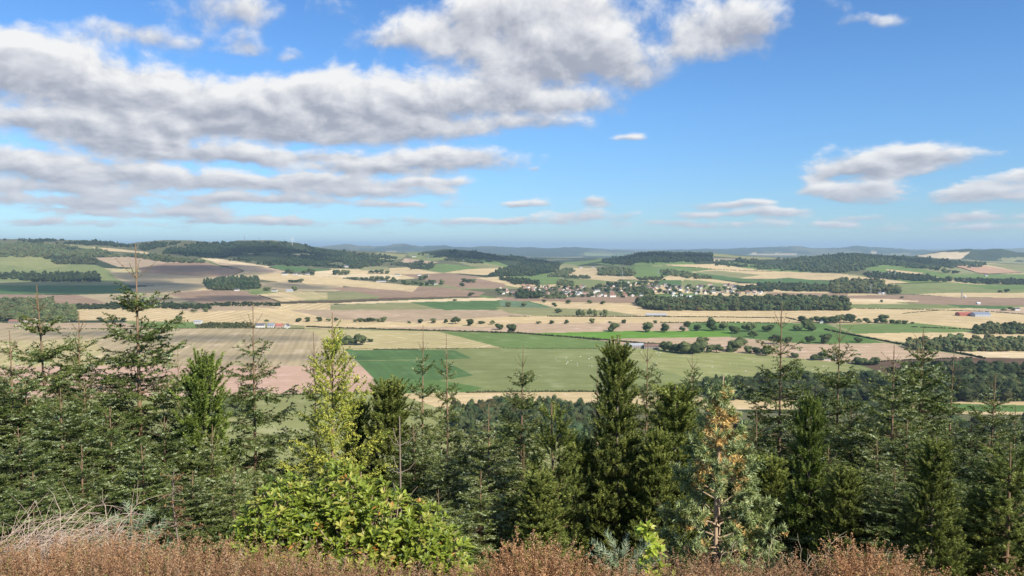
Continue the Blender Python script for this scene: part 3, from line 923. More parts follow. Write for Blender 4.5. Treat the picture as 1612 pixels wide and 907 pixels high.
def leaf_mat(name, dark, light, scale=.35):
    m, t = new_mat(name)
    out = t.n('ShaderNodeOutputMaterial')
    p = t.n('ShaderNodeBsdfPrincipled')
    geo = t.n('ShaderNodeNewGeometry')
    oi = t.n('ShaderNodeObjectInfo')
    n1 = t.noise(geo.outputs['Position'], scale, 4, .65)
    n2 = t.noise(geo.outputs['Position'], scale * .12, 3, .6)
    kind = t.n('ShaderNodeAttribute', attribute_name='species')
    f = t.m('ADD', t.m('MULTIPLY', n1, .55), t.m('ADD', t.m('MULTIPLY', n2, .45), t.m('MULTIPLY', t.m('SUBTRACT', oi.outputs['Random'], .5), .42)))
    c = t.mix(t.sstep(f, .34, .66), (*dark, 1), (*light, 1))
    c = t.mix(1.0, c, t.mix(1.0, (1, 1, 1, 1), kind.outputs['Vector'], 'ADD'), 'MULTIPLY')
    t.l(c, p.inputs['Base Color'])
    p.inputs['Roughness'].default_value = .9
    p.inputs['Specular IOR Level'].default_value = .08
    t.l(p.outputs[0], out.inputs[0])
    return m


M_LEAF = leaf_mat('broadleaf', (.035, .052, .018), (.105, .125, .048))
M_WOOD = leaf_mat('woodland', (.028, .042, .017), (.085, .105, .045), .12)
M_CONIF = leaf_mat('plantation', (.026, .042, .020), (.062, .085, .040), .25)
M_HEDGE = leaf_mat('hedge_leaf', (.028, .036, .014), (.075, .085, .035), .3)
M_BARK = simple_mat('bark', (.09, .07, .05), .9, .35, 2.0)
TPL = {(l, c): [crown_template(100 * l + 10 * c + k, l, c) for k in range(5)] for l in (0, 1, 2) for c in (0, 1)}


def wood(name, label, poly, spacing, hgt, mat=None, conic=.2, seed=1, cat='wood'):
    """a wood that reads as one mass: one object"""
    rg = rnd(seed)
    p = np.array(poly, float)
    n = int(min(26000, 26 * (p[:, 0].ptp() if hasattr(p[:, 0], 'ptp') else np.ptp(p[:, 0])) * max(4, np.ptp(p[:, 1])) / 10))
    qx, qy = rg.uniform(p[:, 0].min(), p[:, 0].max(), n), rg.uniform(p[:, 1].min(), p[:, 1].max(), n)
    wv = np.interp(np.ptp(p[:, 1]), [6, 40], [.8, 2.2])            # ragged edges
    ins = inpoly(qx + (fbm(qx / 9, qy / 3, seed, 3) - .5) * 14, qy + (fbm(qx / 7, qy / 3, seed + 5, 3) - .5) * 4 * wv, p)
    qx, qy = qx[ins], qy[ins]
    g = land(qx, qy)
    d0 = np.median(g[:, 1])
    g2 = land(qx, np.minimum(qy + .42 * hgt * F / d0, p[:, 1].max() + .2))
    cell = np.floor(g2[:, :2] / spacing)
    _, idx = np.unique(cell[:, 0] * 100003 + cell[:, 1], return_index=True)
    g2 = g2[idx]
    if spacing >= 15:                              # clearings in the hill forests
        nz = fbm(g2[:, 0] / 150.0, g2[:, 1] / 260.0, seed, 3)
        g2 = g2[nz > .40]
    lod = 2 if d0 < 1000 else (1 if d0 < 2300 else 0)
    Vs, Fs, Ks, k = [], [], [], 0
    for q in g2:
        V, Fc = TPL[(lod, 1 if rg.random() < conic else 0)][rg.integers(5)]
        h = hgt * (rg.uniform(.55, 1.1) if rg.random() < .85 else rg.uniform(1.1, 1.45))
        a = rg.uniform(0, 6.28)
        w = h * rg.uniform(.85, 1.25)
        if lod == 0: w = max(w, spacing * 1.25)
        ca, sa = math.cos(a), math.sin(a)
        Vs.append(np.stack([(V[:, 0] * ca - V[:, 1] * sa) * w + q[0], (V[:, 0] * sa + V[:, 1] * ca) * w + q[1], V[:, 2] * h + q[2] - .12 * h], 1))
        Fs.append(Fc + k)
        k += len(V)
        sp = rg.normal(0, .22)
        Ks.append(np.tile([[sp + rg.normal(0, .12) + .05, sp + .04 * rg.normal(), sp - .1]], (len(V), 1)))
    if not Vs:
        print('EMPTY wood', label)
        return
    o = add_obj(name, mesh_np(name, np.concatenate(Vs), np.concatenate(Fs), [mat or M_WOOD], attrs={'species': ('FLOAT_VECTOR', 'POINT', np.clip(np.concatenate(Ks), -.55, .9))}))
    tag(o, label, cat, kind='stuff')
    return len(g2)


WOODS = [
    ('dark conifer plantation behind the small spruces in the middle of the slope', [(712, 642), (800, 632), (950, 640), (955, 694), (820, 690), (715, 668)], 4.5, 11, 'c', .85),
    ('mixed wood below the yellow-green sheep pasture on the right', [(1110, 604), (1250, 588), (1345, 596), (1430, 588), (1430, 630), (1250, 626), (1120, 622)], 6.5, 12, 'w', .25),
    ('dense mixed wood under the dark ploughed field at the right edge', [(1430, 586), (1520, 575), (1800, 576), (1800, 622), (1430, 632)], 6.5, 14, 'w', .25),
    ('dark woodland at the foot of the slope behind the right-hand spruces', [(1370, 668), (1800, 664), (1800, 760), (1240, 760), (1250, 700)], 6.5, 13, 'w', .4),
    ('shady woodland on the lower slope behind the central pines', [(900, 700), (1240, 662), (1260, 760), (900, 770)], 7, 12, 'w', .5),
    ('shelter belt of trees beside the stubble field on the right', [(1430, 537), (1480, 533), (1800, 535), (1800, 553), (1500, 551), (1432, 545)], 7, 12, 'w', .1),
    ('short shelter belt cut by the right edge above the long belt', [(1535, 514), (1570, 511), (1800, 512), (1800, 526), (1540, 524)], 8, 12, 'w', .1),
    ('long dark tree belt below the village factory', [(1003, 476), (1010, 469), (1060, 471), (1150, 469), (1330, 468), (1334, 486), (1200, 489), (1100, 488), (1030, 485)], 9, 17, 'w', .12),
    ('dark wood at the left edge beside the striped stubble field', [(-200, 474), (25, 470), (80, 471), (84, 480), (118, 484), (118, 500), (-200, 505)], 8, 14, 'w', .2),
    ('line of trees between the ploughed slope and the striped stubble', [(120, 482), (215, 475), (332, 481), (332, 486), (250, 483), (120, 487)], 9, 9, 'w', .1),
    ('low green thicket beside the white farm row', [(305, 511), (330, 509), (395, 508), (398, 515), (312, 516)], 5, 5, 'h', 0),
    ('scrubby line of trees under the ploughed hillside', [(330, 477), (440, 477), (442, 482), (345, 482)], 9, 8, 'w', .1),
    ('dark square wood on the farm slope at the left', [(321, 442), (345, 438), (407, 437), (409, 452), (345, 456), (326, 452)], 10, 15, 'c', .5),
    ('pale green broadleaf clump in front of the dark square wood', [(334, 450), (350, 447), (368, 450), (367, 457), (336, 457)], 10, 12, 'h', 0),
    ('wood in a dark band across the left hillside above the green field', [(-200, 383), (70, 383.5), (150, 391), (188, 399), (186, 404), (152, 405), (110, 402), (60, 403), (-200, 402)], 15, 15, 'w', .35),
    ('grey-green scattered wood on the left hillside under the dark band', [(66, 404), (110, 402), (150, 407), (152, 416), (96, 416)], 15, 13, 'h', .1),
    ('dark wood at the foot of the bright green hillside field', [(-200, 432), (100, 429), (150, 429), (158, 441), (120, 443), (60, 443.5), (30, 437), (-200, 437)], 14, 15, 'w', .3),
    ('conifer skyline of the left hill', [(-200, 376), (85, 377.5), (160, 380), (205, 386), (205, 389), (150, 385), (60, 381), (-200, 380)], 16, 14, 'c', .6),
    ('forest covering the hill with the two masts', [(205, 387), (260, 380), (338, 383), (375, 380), (430, 380), (490, 389), (560, 398), (560, 418), (500, 419), (420, 415), (345, 405), (300, 402), (240, 396)], 16, 15, 'c', .5),
    ('row of dark wood along the ridge below the pale hill stubble', [(190, 401), (240, 400), (300, 408), (322, 411), (322, 414), (262, 411)], 14, 13, 'w', .3),
    ('scattered forest on the hills left of the pylon line', [(500, 398), (590, 400), (650, 410), (690, 417), (670, 424), (610, 417), (556, 421), (516, 416)], 17, 13, 'w', .3),
    ('forest on the dark rounded hill in the gap', [(655, 400), (700, 393), (735, 395), (800, 404), (885, 414), (870, 420), (800, 414), (745, 406), (690, 404)], 18, 14, 'c', .6),
    ('narrow wood on the green slope behind the village', [(700, 406), (740, 409), (760, 413), (758, 415), (705, 409)], 12, 11, 'w', .2),
    ('wooded knoll left of the gap above the village', [(768, 433), (800, 420), (850, 412), (882, 414), (880, 424), (850, 431), (822, 434), (790, 435)], 12, 15, 'w', .2),
    ('copse on the green knoll just above the village roofs', [(784, 437), (810, 438), (848, 443), (850, 448), (812, 447)], 11, 13, 'w', .1),
    ('dark copse between the green knoll and the pale stubble', [(862, 436), (880, 425), (903, 423), (905, 427), (890, 434)], 11, 13, 'w', .1),
    ('thin copse along the foot of the pale knoll stubble', [(890, 433), (928, 435), (930, 438.5), (892, 437)], 11, 9, 'w', .1),
    ('small round copse under the pasture behind the village', [(876, 445), (890, 441), (903, 446), (902, 450), (880, 450)], 10, 12, 'w', .1),
    ('copse right of the pale stubble behind the village', [(940, 424), (965, 420), (1000, 427), (998, 433), (965, 434), (942, 431)], 12, 14, 'w', .2),
    ('copse beside the village end under the green fields', [(956, 446), (985, 445), (992, 450), (960, 452)], 10, 12, 'w', .1),
    ('forest on the square-cut hill right of the gap', [(948, 408), (985, 404), (1000, 399), (1030, 397), (1122, 398.5), (1122, 410), (1040, 412), (990, 416), (950, 414)], 16, 15, 'c', .6),
    ('forest across the right-hand hill slope', [(1126, 410), (1230, 408), (1300, 402), (1345, 398.5), (1400, 403), (1450, 405), (1500, 410), (1555, 415), (1540, 418), (1450, 421), (1385, 415), (1350, 424), (1320, 429), (1240, 424), (1130, 415)], 17, 15, 'c', .5),
    ('belt of trees below the green fields right of the village', [(1192, 447), (1240, 446), (1312, 450), (1312, 459), (1250, 457), (1195, 450)], 10, 13, 'w', .1),
    ('big pale-topped wood behind the pylon', [(1308, 448), (1320, 441), (1380, 441), (1392, 448), (1415, 455), (1418, 462), (1350, 462), (1310, 458)], 10, 17, 'h', .05),
    ('long belt of trees below the three small turbines', [(1358, 428), (1385, 428), (1440, 432), (1495, 440), (1497, 443), (1440, 440), (1370, 435)], 13, 13, 'w', .2),
    ('lines of trees on the far right farmland', [(1500, 437), (1560, 440), (1800, 444), (1800, 448), (1545, 445), (1502, 441)], 14, 11, 'w', .1),
    ('dark strip of trees on the slope above the village', [(1040, 424), (1064, 426), (1120, 436), (1118, 439), (1060, 432), (1040, 430)], 13, 11, 'w', .2),
    ('bushes along the road into the village', [(1000, 437), (1040, 436), (1050, 440), (1010, 441)], 12, 9, 'h', .1),
]
for i, (lab, poly, sp, h, mt, con) in enumerate(WOODS):
    wood('woodland', lab, poly, sp, h, {'c': M_CONIF, 'w': M_WOOD, 'h': M_HEDGE}[mt], con, 50 + i)
print('woods', round(time.time() - T0, 1))


def crown_mesh(name, seed, conic=0):
    V, Fc = crown_template(seed, 2, conic)
    return mesh_np(name, V, Fc, [M_LEAF])


def trunk_mesh():
    bm = bmesh.new()
    bmesh.ops.create_cone(bm, cap_ends=False, segments=7, radius1=.035, radius2=.018, depth=.55, matrix=Matrix.Translation((0, 0, .25)))
    me = bpy.data.meshes.new('trunk')
    bm.to_mesh(me)
    bm.free()
    me.materials.append(M_BARK)
    return me


CROWNS = [crown_mesh('crown', 900 + k) for k in range(7)] + [crown_mesh('crown', 950, 1)]
TRUNK = trunk_mesh()
ORD = ['first', 'second', 'third', 'fourth', 'fifth', 'sixth', 'seventh', 'eighth', 'ninth', 'tenth', 'eleventh', 'twelfth', 'thirteenth', 'fourteenth', 'fifteenth', 'sixteenth', 'seventeenth', 'eighteenth', 'nineteenth', 'twentieth']
ORD += ['twenty-' + o for o in ORD[:9]]


def valley_tree(name, px, py, hpx, label, group, rg, wide=1.0, conifer=False):
    g = land([px], [py])[0]
    h = hpx * g[1] / F * 1.08
    o = empty(name, (float(g[0]), float(g[1]), float(g[2]) - .2), rg.uniform(0, 6.28))
    k = 7 if conifer else int(rg.integers(7))
    w = h * wide * rg.uniform(1.0, 1.25)
    c = add_obj('crown', CROWNS[k], o)
    c.scale = (w, w, h)
    c.location = (0, 0, -.08 * h)
    t = add_obj('trunk', TRUNK, o)
    t.scale = (h, h, h)
    return tag(o, label, 'tree', group)


ROWS = [
    ('hedgerow tree {} from the left along the pale stubble strip on the left', 'trees along the left stubble strip',
     [(420, 507, 5), (470, 507, 8), (484, 507, 8), (503, 506, 8), (517, 506, 5), (529, 506, 7), (560, 507, 5), (567, 507, 7), (574, 507, 6), (581, 507, 8), (588, 507, 7), (595, 507, 6), (604, 507, 9)]),
    ('dark tree {} from the left in the tight clump on the striped stubble', 'clump of trees on the striped stubble', [(519, 543, 11), (532, 544, 15), (545, 543, 15), (556, 543, 12), (567, 543, 19), (583, 538, 6)]),
    ('roundish tree {} from the left along the hedge line across mid valley', 'trees along the mid valley hedge',
     [(644, 509, 4), (662, 509, 7), (682, 509, 8), (701, 509, 7), (717, 510, 13), (740, 513, 11), (758, 510, 6), (775, 511, 8), (848, 510, 5), (868, 510, 6), (891, 510, 7), (932, 509, 8), (960, 509, 4), (982, 509, 6), (1031, 509, 5)]),
    ('big field oak {} from the left standing alone along the brown stubble', 'big oaks on the brown stubble', [(786, 519, 12), (805, 524, 14), (965, 522, 15), (1020, 523, 16), (1046, 523, 14), (1074, 522, 8), (1098, 521, 10)]),
    ('tall poplar-like tree {} from the left in the grove on the olive field', 'grove on the olive field', [(910, 498, 14), (917, 499, 12), (928, 498, 14), (937, 499, 12), (946, 498, 8), (953, 499, 13)]),
    ('small lone tree {} from the left on the fields below the village', 'lone trees below the village', [(741, 466, 6), (800, 483, 8), (825, 483, 8), (856, 476, 5), (873, 483, 7), (879, 493, 9), (894, 478, 6), (929, 478, 6), (949, 479, 6), (1012, 486, 7), (1030, 487, 5), (716, 474, 4), (1238, 468, 6), (1388, 476, 4), (1420, 470, 4)]),
    ('park oak {} from the left on the dark green parkland', 'oaks on the parkland', [(1082, 515, 10), (1117, 511, 12), (1122, 521, 17), (1139, 520, 14), (1156, 525, 16), (1179, 522, 17), (1186, 531, 12), (1209, 522, 14), (1223, 542, 18), (1255, 521, 11), (1272, 521, 19), (1275, 541, 14), (1300, 541, 17), (1351, 539, 10), (1240, 541, 12)]),
    ('tree {} from the left in the row behind the parkland', 'trees behind the parkland', [(1262, 508, 12), (1275, 509, 12), (1289, 508, 13), (1299, 509, 12), (1308, 509, 14), (1318, 509, 14), (1328, 508, 15), (1339, 508, 15), (1352, 509, 9), (1365, 509, 9), (1380, 509, 9), (1391, 509, 14), (1404, 510, 8), (1414, 510, 8), (1424, 510, 6), (1436, 510, 4)]),
    ('dark farm tree {} from the left round the grey barns', 'trees round the grey barns', [(1046, 552, 14), (1055, 554, 16), (1066, 555, 19), (1078, 557, 20), (1090, 557, 20), (1102, 556, 19), (1106, 546, 16), (1118, 555, 14), (1128, 555, 15), (1148, 554, 15), (1158, 553, 18), (1166, 548, 20), (1178, 556, 12), (1190, 557, 12), (1202, 557, 11), (1212, 558, 11)]),
    ('roundish tree {} from the left under the tan field on the right', 'trees under the tan field', [(1206, 560, 13), (1251, 563, 10), (1282, 567, 12), (1293, 567, 14), (1348, 573, 12), (1357, 574, 13), (1369, 575, 12), (1378, 575, 13), (1425, 582, 13)]),
    ('roadside tree {} from the left along the upper farm track', 'trees along the upper farm track', [(452, 430, 7), (459, 430, 6), (480, 430, 6), (489, 431, 9), (493, 431, 7), (458, 445, 6), (466, 445, 6), (474, 445, 7), (554, 440, 5), (560, 441, 5), (570, 441, 5), (577, 441, 5), (622, 444, 5), (695, 449, 9), (728, 451, 6), (420, 458, 6), (423, 457, 5), (464, 458, 8)]),
    ('dark copse tree {} from the left beside the white farms on the slope', 'copse trees beside the white farms', [(527, 433, 8), (533, 433, 9), (540, 433, 9), (546, 433, 8), (585, 431, 6), (593, 431, 7), (601, 431, 7), (610, 431, 6), (585, 441, 7), (593, 442, 8), (601, 442, 8), (609, 442, 8), (618, 443, 7), (636, 448, 8), (643, 449, 8), (650, 449, 8), (657, 449, 8), (663, 441, 8), (669, 440, 8), (664, 450, 7), (672, 450, 7), (680, 450, 7), (678, 445, 6), (684, 445, 5), (730, 444, 6), (738, 445, 7), (745, 445, 6)]),
    ('small tree {} from the left on the far right farmland', 'trees on the far right farmland', [(1452, 423, 5), (1459, 423, 5), (1467, 425, 6), (1476, 426, 6), (1487, 430, 8), (1493, 430, 6), (1502, 431, 6), (1508, 430, 4), (1574, 461, 5), (1585, 461, 7), (1540, 447, 5), (1592, 489, 6), (1580, 490, 5)]),
    ('grey-green tree {} from the left on the pasture just below the slope', 'trees below the slope', [(362, 656, 34), (378, 648, 28)]),
    ('dark bush {} from the left along the striped stubble headland', 'bushes along the striped stubble', [(158, 505, 6), (181, 506, 5), (195, 506, 6), (305, 492, 6), (324, 491, 6), (282, 505, 9), (72, 507, 10), (88, 508, 12), (103, 508, 11), (118, 507, 10)]),
]
rg0 = rnd(4242)
for lab, grp, pts in ROWS:
    pts = sorted(pts)
    for i, (x, y, h) in enumerate(pts):
        con = (grp == 'trees round the grey barns' and i == 9)
        low = h <= 6
        valley_tree('field_tree', x, y, h, lab.format(ORD[i]), grp, rg0, 1.5 if low else (.62 if 'grove' in grp else 1.12), con)


def hedge(label, pts, hgt, wid=2.4, seed=0, gap=.0):
    rg = rnd(700 + seed)
    g = land([p[0] for p in pts], [p[1] for p in pts])
    Vs, Fs, k = [], [], 0
    for a, b in zip(g[:-1], g[1:]):
        L = np.linalg.norm(b[:2] - a[:2])
        n = max(2, int(L / (wid * .8)))
        for i in range(n):
            if rg.random() < gap: continue
            q = a + (b - a) * (i + rg.random() * .6) / n
            V, Fc = lumpy(1, rg, .25)
            h = hgt * rg.uniform(.6, 1.25)
            x, y = q[0] + rg.normal(0, .3), q[1] + rg.normal(0, .3)
            z = float(terrain_z(x, y))
            Vs.append(V * np.array([wid * .7, wid * .7, h * .55]) + np.array([x, y, z + h * .42]))
            Fs.append(Fc + k)
            k += len(V)
    o = add_obj('hedge', mesh_np('hedge', np.concatenate(Vs), np.concatenate(Fs), [M_HEDGE]))
    tag(o, label, 'hedge', 'hedges between the fields')


HEDGES = [
    ('long dark hedge under the brown stubble from the white farms to the grey barns', [(482, 515), (600, 519), (700, 521.5), (815, 525), (940, 534.5), (1000, 540), (1040, 543)], 3.0, 2.8, 0),
    ('dark hedge running diagonally down from the parkland to the stubble corner', [(1298, 519), (1330, 526), (1395, 538), (1440, 547), (1500, 555), (1552, 565)], 3.0, 2.8, 0),
    ('thin hedge under the red ploughed field', [(430, 622.5), (520, 620.5), (620, 619)], 2.0, 1.8, .1),
    ('hedge between the sheep pasture and the pale stubble strip', [(735, 618.5), (850, 617), (960, 617)], 2.2, 2.0, .05),
    ('thin hedge along the top of the dark green squares', [(545, 549.8), (700, 549), (800, 548.3), (950, 549)], 1.0, 1.2, .3),
    ('straight hedge from the stone ruin along the pale stubble to the right', [(862, 498.5), (1012, 498.8), (1120, 499.5), (1240, 501), (1262, 506)], 2.2, 2.2, .1),
    ('hedge above the dark ploughed field on the right', [(1340, 572.5), (1430, 567), (1530, 563.5)], 1.8, 1.8, .2),
    ('hedge below the park strip between the stubble and the parkland', [(1040, 508.5), (1150, 508), (1240, 509.5)], 2.6, 2.4, .3),
    ('thin hedge beside the long brown field under the farm copses', [(440, 476.5), (520, 476.6), (640, 471.8), (752, 468)], 2.2, 2.4, .2),
    ('hedge between the olive strip and the right-hand stubble', [(1335, 485.5), (1420, 487), (1560, 491), (1612, 495)], 2.0, 2.4, .3),
    ('short hedge zigzag inside the right-hand stubble', [(1420, 494), (1460, 490), (1480, 489)], 1.6, 2.0, .3),
    ('hedge along the top of the sunlit farm stubble on the left', [(408, 465), (440, 475.5)], 1.8, 2.2, .3),
    ('hedge between the left grey field and the striped stubble strip', [(60, 518.5), (240, 517.5), (330, 517), (480, 517.4)], 1.6, 1.8, .15),
    ('hedge over the big right-hand olive field', [(1400, 447.5), (1440, 446.5), (1490, 443.8)], 3.0, 3.2, .2),
    ('field edge of bushes in the far stubble below the village wood', [(832, 498.5), (800, 498)], 2.0, 2.0, .2),
    ('hedge under the stubble on the slope right of the village', [(1080, 420.5), (1130, 424.5), (1215, 427.5)], 3.0, 3.4, .3),
    ('hedge around the red-tan field on the far right', [(1500, 418.5), (1545, 431), (1610, 430)], 3.2, 3.6, .3),
    ('hedge splitting the purple ploughed hillside on the left', [(330, 413), (384, 427), (356, 438)], 2.5, 3.0, .4),
    ('hedge along the foot of the right-hand stubble above the shelter belt', [(1435, 515), (1530, 519), (1612, 522)], 2.0, 2.2, .25),
]
for i, (lab, pts, h, w, gp) in enumerate(HEDGES):
    hedge(lab, pts, h, w, i, gp)
print('trees', round(time.time() - T0, 1))

# ------------------------------------------------------------------ buildings
WALLM = {'white': simple_mat('white_harling', (.66, .63, .57), .9, .12, .8), 'cream': simple_mat('cream_harling', (.58, .52, .42), .9, .15, .8), 'stone': simple_mat('grey_stone', (.30, .27, .23), .9, .25, .8),
         'pink': simple_mat('pink_stone', (.44, .32, .26), .9, .2, .8), 'grey': simple_mat('grey_sheet', (.42, .45, .50), .6, .15, .5), 'red': simple_mat('red_sheet', (.40, .13, .09), .6, .15, .5), 'green': simple_mat('green_sheet', (.06, .25, .14), .6, .1, .5)}
ROOFM = {'red': simple_mat('red_tile', (.26, .14, .10), .85, .25, 1.2), 'slate': simple_mat('slate', (.12, .12, .135), .7, .25, 1.2), 'brown': simple_mat('brown_tile', (.20, .13, .10), .85, .25, 1.2),
         'grey': simple_mat('grey_roof_sheet', (.32, .33, .35), .6, .2, .6), 'blue': simple_mat('blue_roof_sheet', (.20, .23, .29), .6, .2, .6), 'redsheet': simple_mat('red_roof_sheet', (.38, .135, .10), .6, .2, .6), 'white': simple_mat('white_roof_sheet', (.72, .73, .74), .5, .1, .4)}
M_WIN = simple_mat('window_glass', (.03, .035, .045), .15, .1, 1.0, spec=.6)
M_BRICK = simple_mat('chimney_stone', (.28, .22, .18), .9, .2, 2.0)


def box_bm(bm, x0, x1, y0, y1, z0, z1):
    v = [bm.verts.new(c) for c in ((x0, y0, z0), (x1, y0, z0), (x1, y1, z0), (x0, y1, z0), (x0, y0, z1), (x1, y0, z1), (x1, y1, z1), (x0, y1, z1))]
    for f in ((0, 1, 5, 4), (1, 2, 6, 5), (2, 3, 7, 6), (3, 0, 4, 7), (4, 5, 6, 7), (3, 2, 1, 0)):
        bm.faces.new([v[i] for i in f])


def bm_mesh(name, bm, mat):
    bmesh.ops.recalc_face_normals(bm, faces=bm.faces)
    me = bpy.data.meshes.new(name)
    bm.to_mesh(me)
    bm.free()
    me.materials.append(mat)
    return me


def house_meshes(w, d, h, rise, wall, roof, chim=True, over=.35):
    """gabled house: wall mesh (gables included), roof mesh, chimney mesh, window mesh"""
    bm = bmesh.new()
    x, y = w / 2, d / 2
    c = [(-x, -y, -1.5), (x, -y, -1.5), (x, y, -1.5), (-x, y, -1.5), (-x, -y, h), (x, -y, h), (x, y, h), (-x, y, h), (-x, 0, h + rise), (x, 0, h + rise)]
    v = [bm.verts.new(q) for q in c]
    for f in ((0, 1, 5, 4), (2, 3, 7, 6), (1, 2, 6, 9, 5), (3, 0, 4, 8, 7)):
        bm.faces.new([v[i] for i in f])
    wm = bm_mesh('wall', bm, WALLM[wall])
    bm = bmesh.new()
    k = rise / y
    e = over
    t = .22
    prof = [(-y - e, h - k * e + .05), (0, h + rise + .05), (y + e, h - k * e + .05), (y + e, h - k * e + .05 + t), (0, h + rise + t + .1), (-y - e, h - k * e + .05 + t)]
    a = [bm.verts.new((-x - e, p[0], p[1])) for p in prof]
    b = [bm.verts.new((x + e, p[0], p[1])) for p in prof]
    for i in range(6):
        j = (i + 1) % 6
        bm.faces.new((a[i], a[j], b[j], b[i]))
    for q in ((0, 1, 4, 5), (1, 2, 3, 4)):
        bm.faces.new([a[i] for i in q])
        bm.faces.new([b[i] for i in q])
    rm = bm_mesh('roof', bm, ROOFM[roof])
    cm = None
    if chim:
        bm = bmesh.new()
        for sx in (-1, 1):
            box_bm(bm, sx * (x - .6) - .5, sx * (x - .6) + .5, -.4, .4, h + rise - .5, h + rise + 1.3)
        cm = bm_mesh('chimney', bm, M_BRICK)
    bm = bmesh.new()
    n = max(2, int(w / 3.2))
    for i in range(n):
        cx = -x + w * (i + .5) / n
        for zz in ([.9] if h < 4 else [.9, 3.4]):
            for sy in (-1, 1):
                box_bm(bm, cx - .5, cx + .5, sy * y - .06, sy * y + .06, zz, zz + 1.3)
    wn = bm_mesh('window', bm, M_WIN)
    return wm, rm, cm, wn


def building(name, px, py, wpx, d, h, rise, rot, wall, roof, label, cat, group=None, chim=True):
    g = land([px], [py])[0]
    w = wpx * g[1] / F
    o = empty(name, (float(g[0]), float(g[1]), float(g[2])), R(rot))
    wm, rm, cm, wn = house_meshes(w, d, h, rise, wall, roof, chim)
    add_obj('wall', wm, o)
    rf = add_obj('roof', rm, o)
    if cm: add_obj('chimney', cm, rf)
    add_obj('window', wn, o)
    return tag(o, label, cat, group)


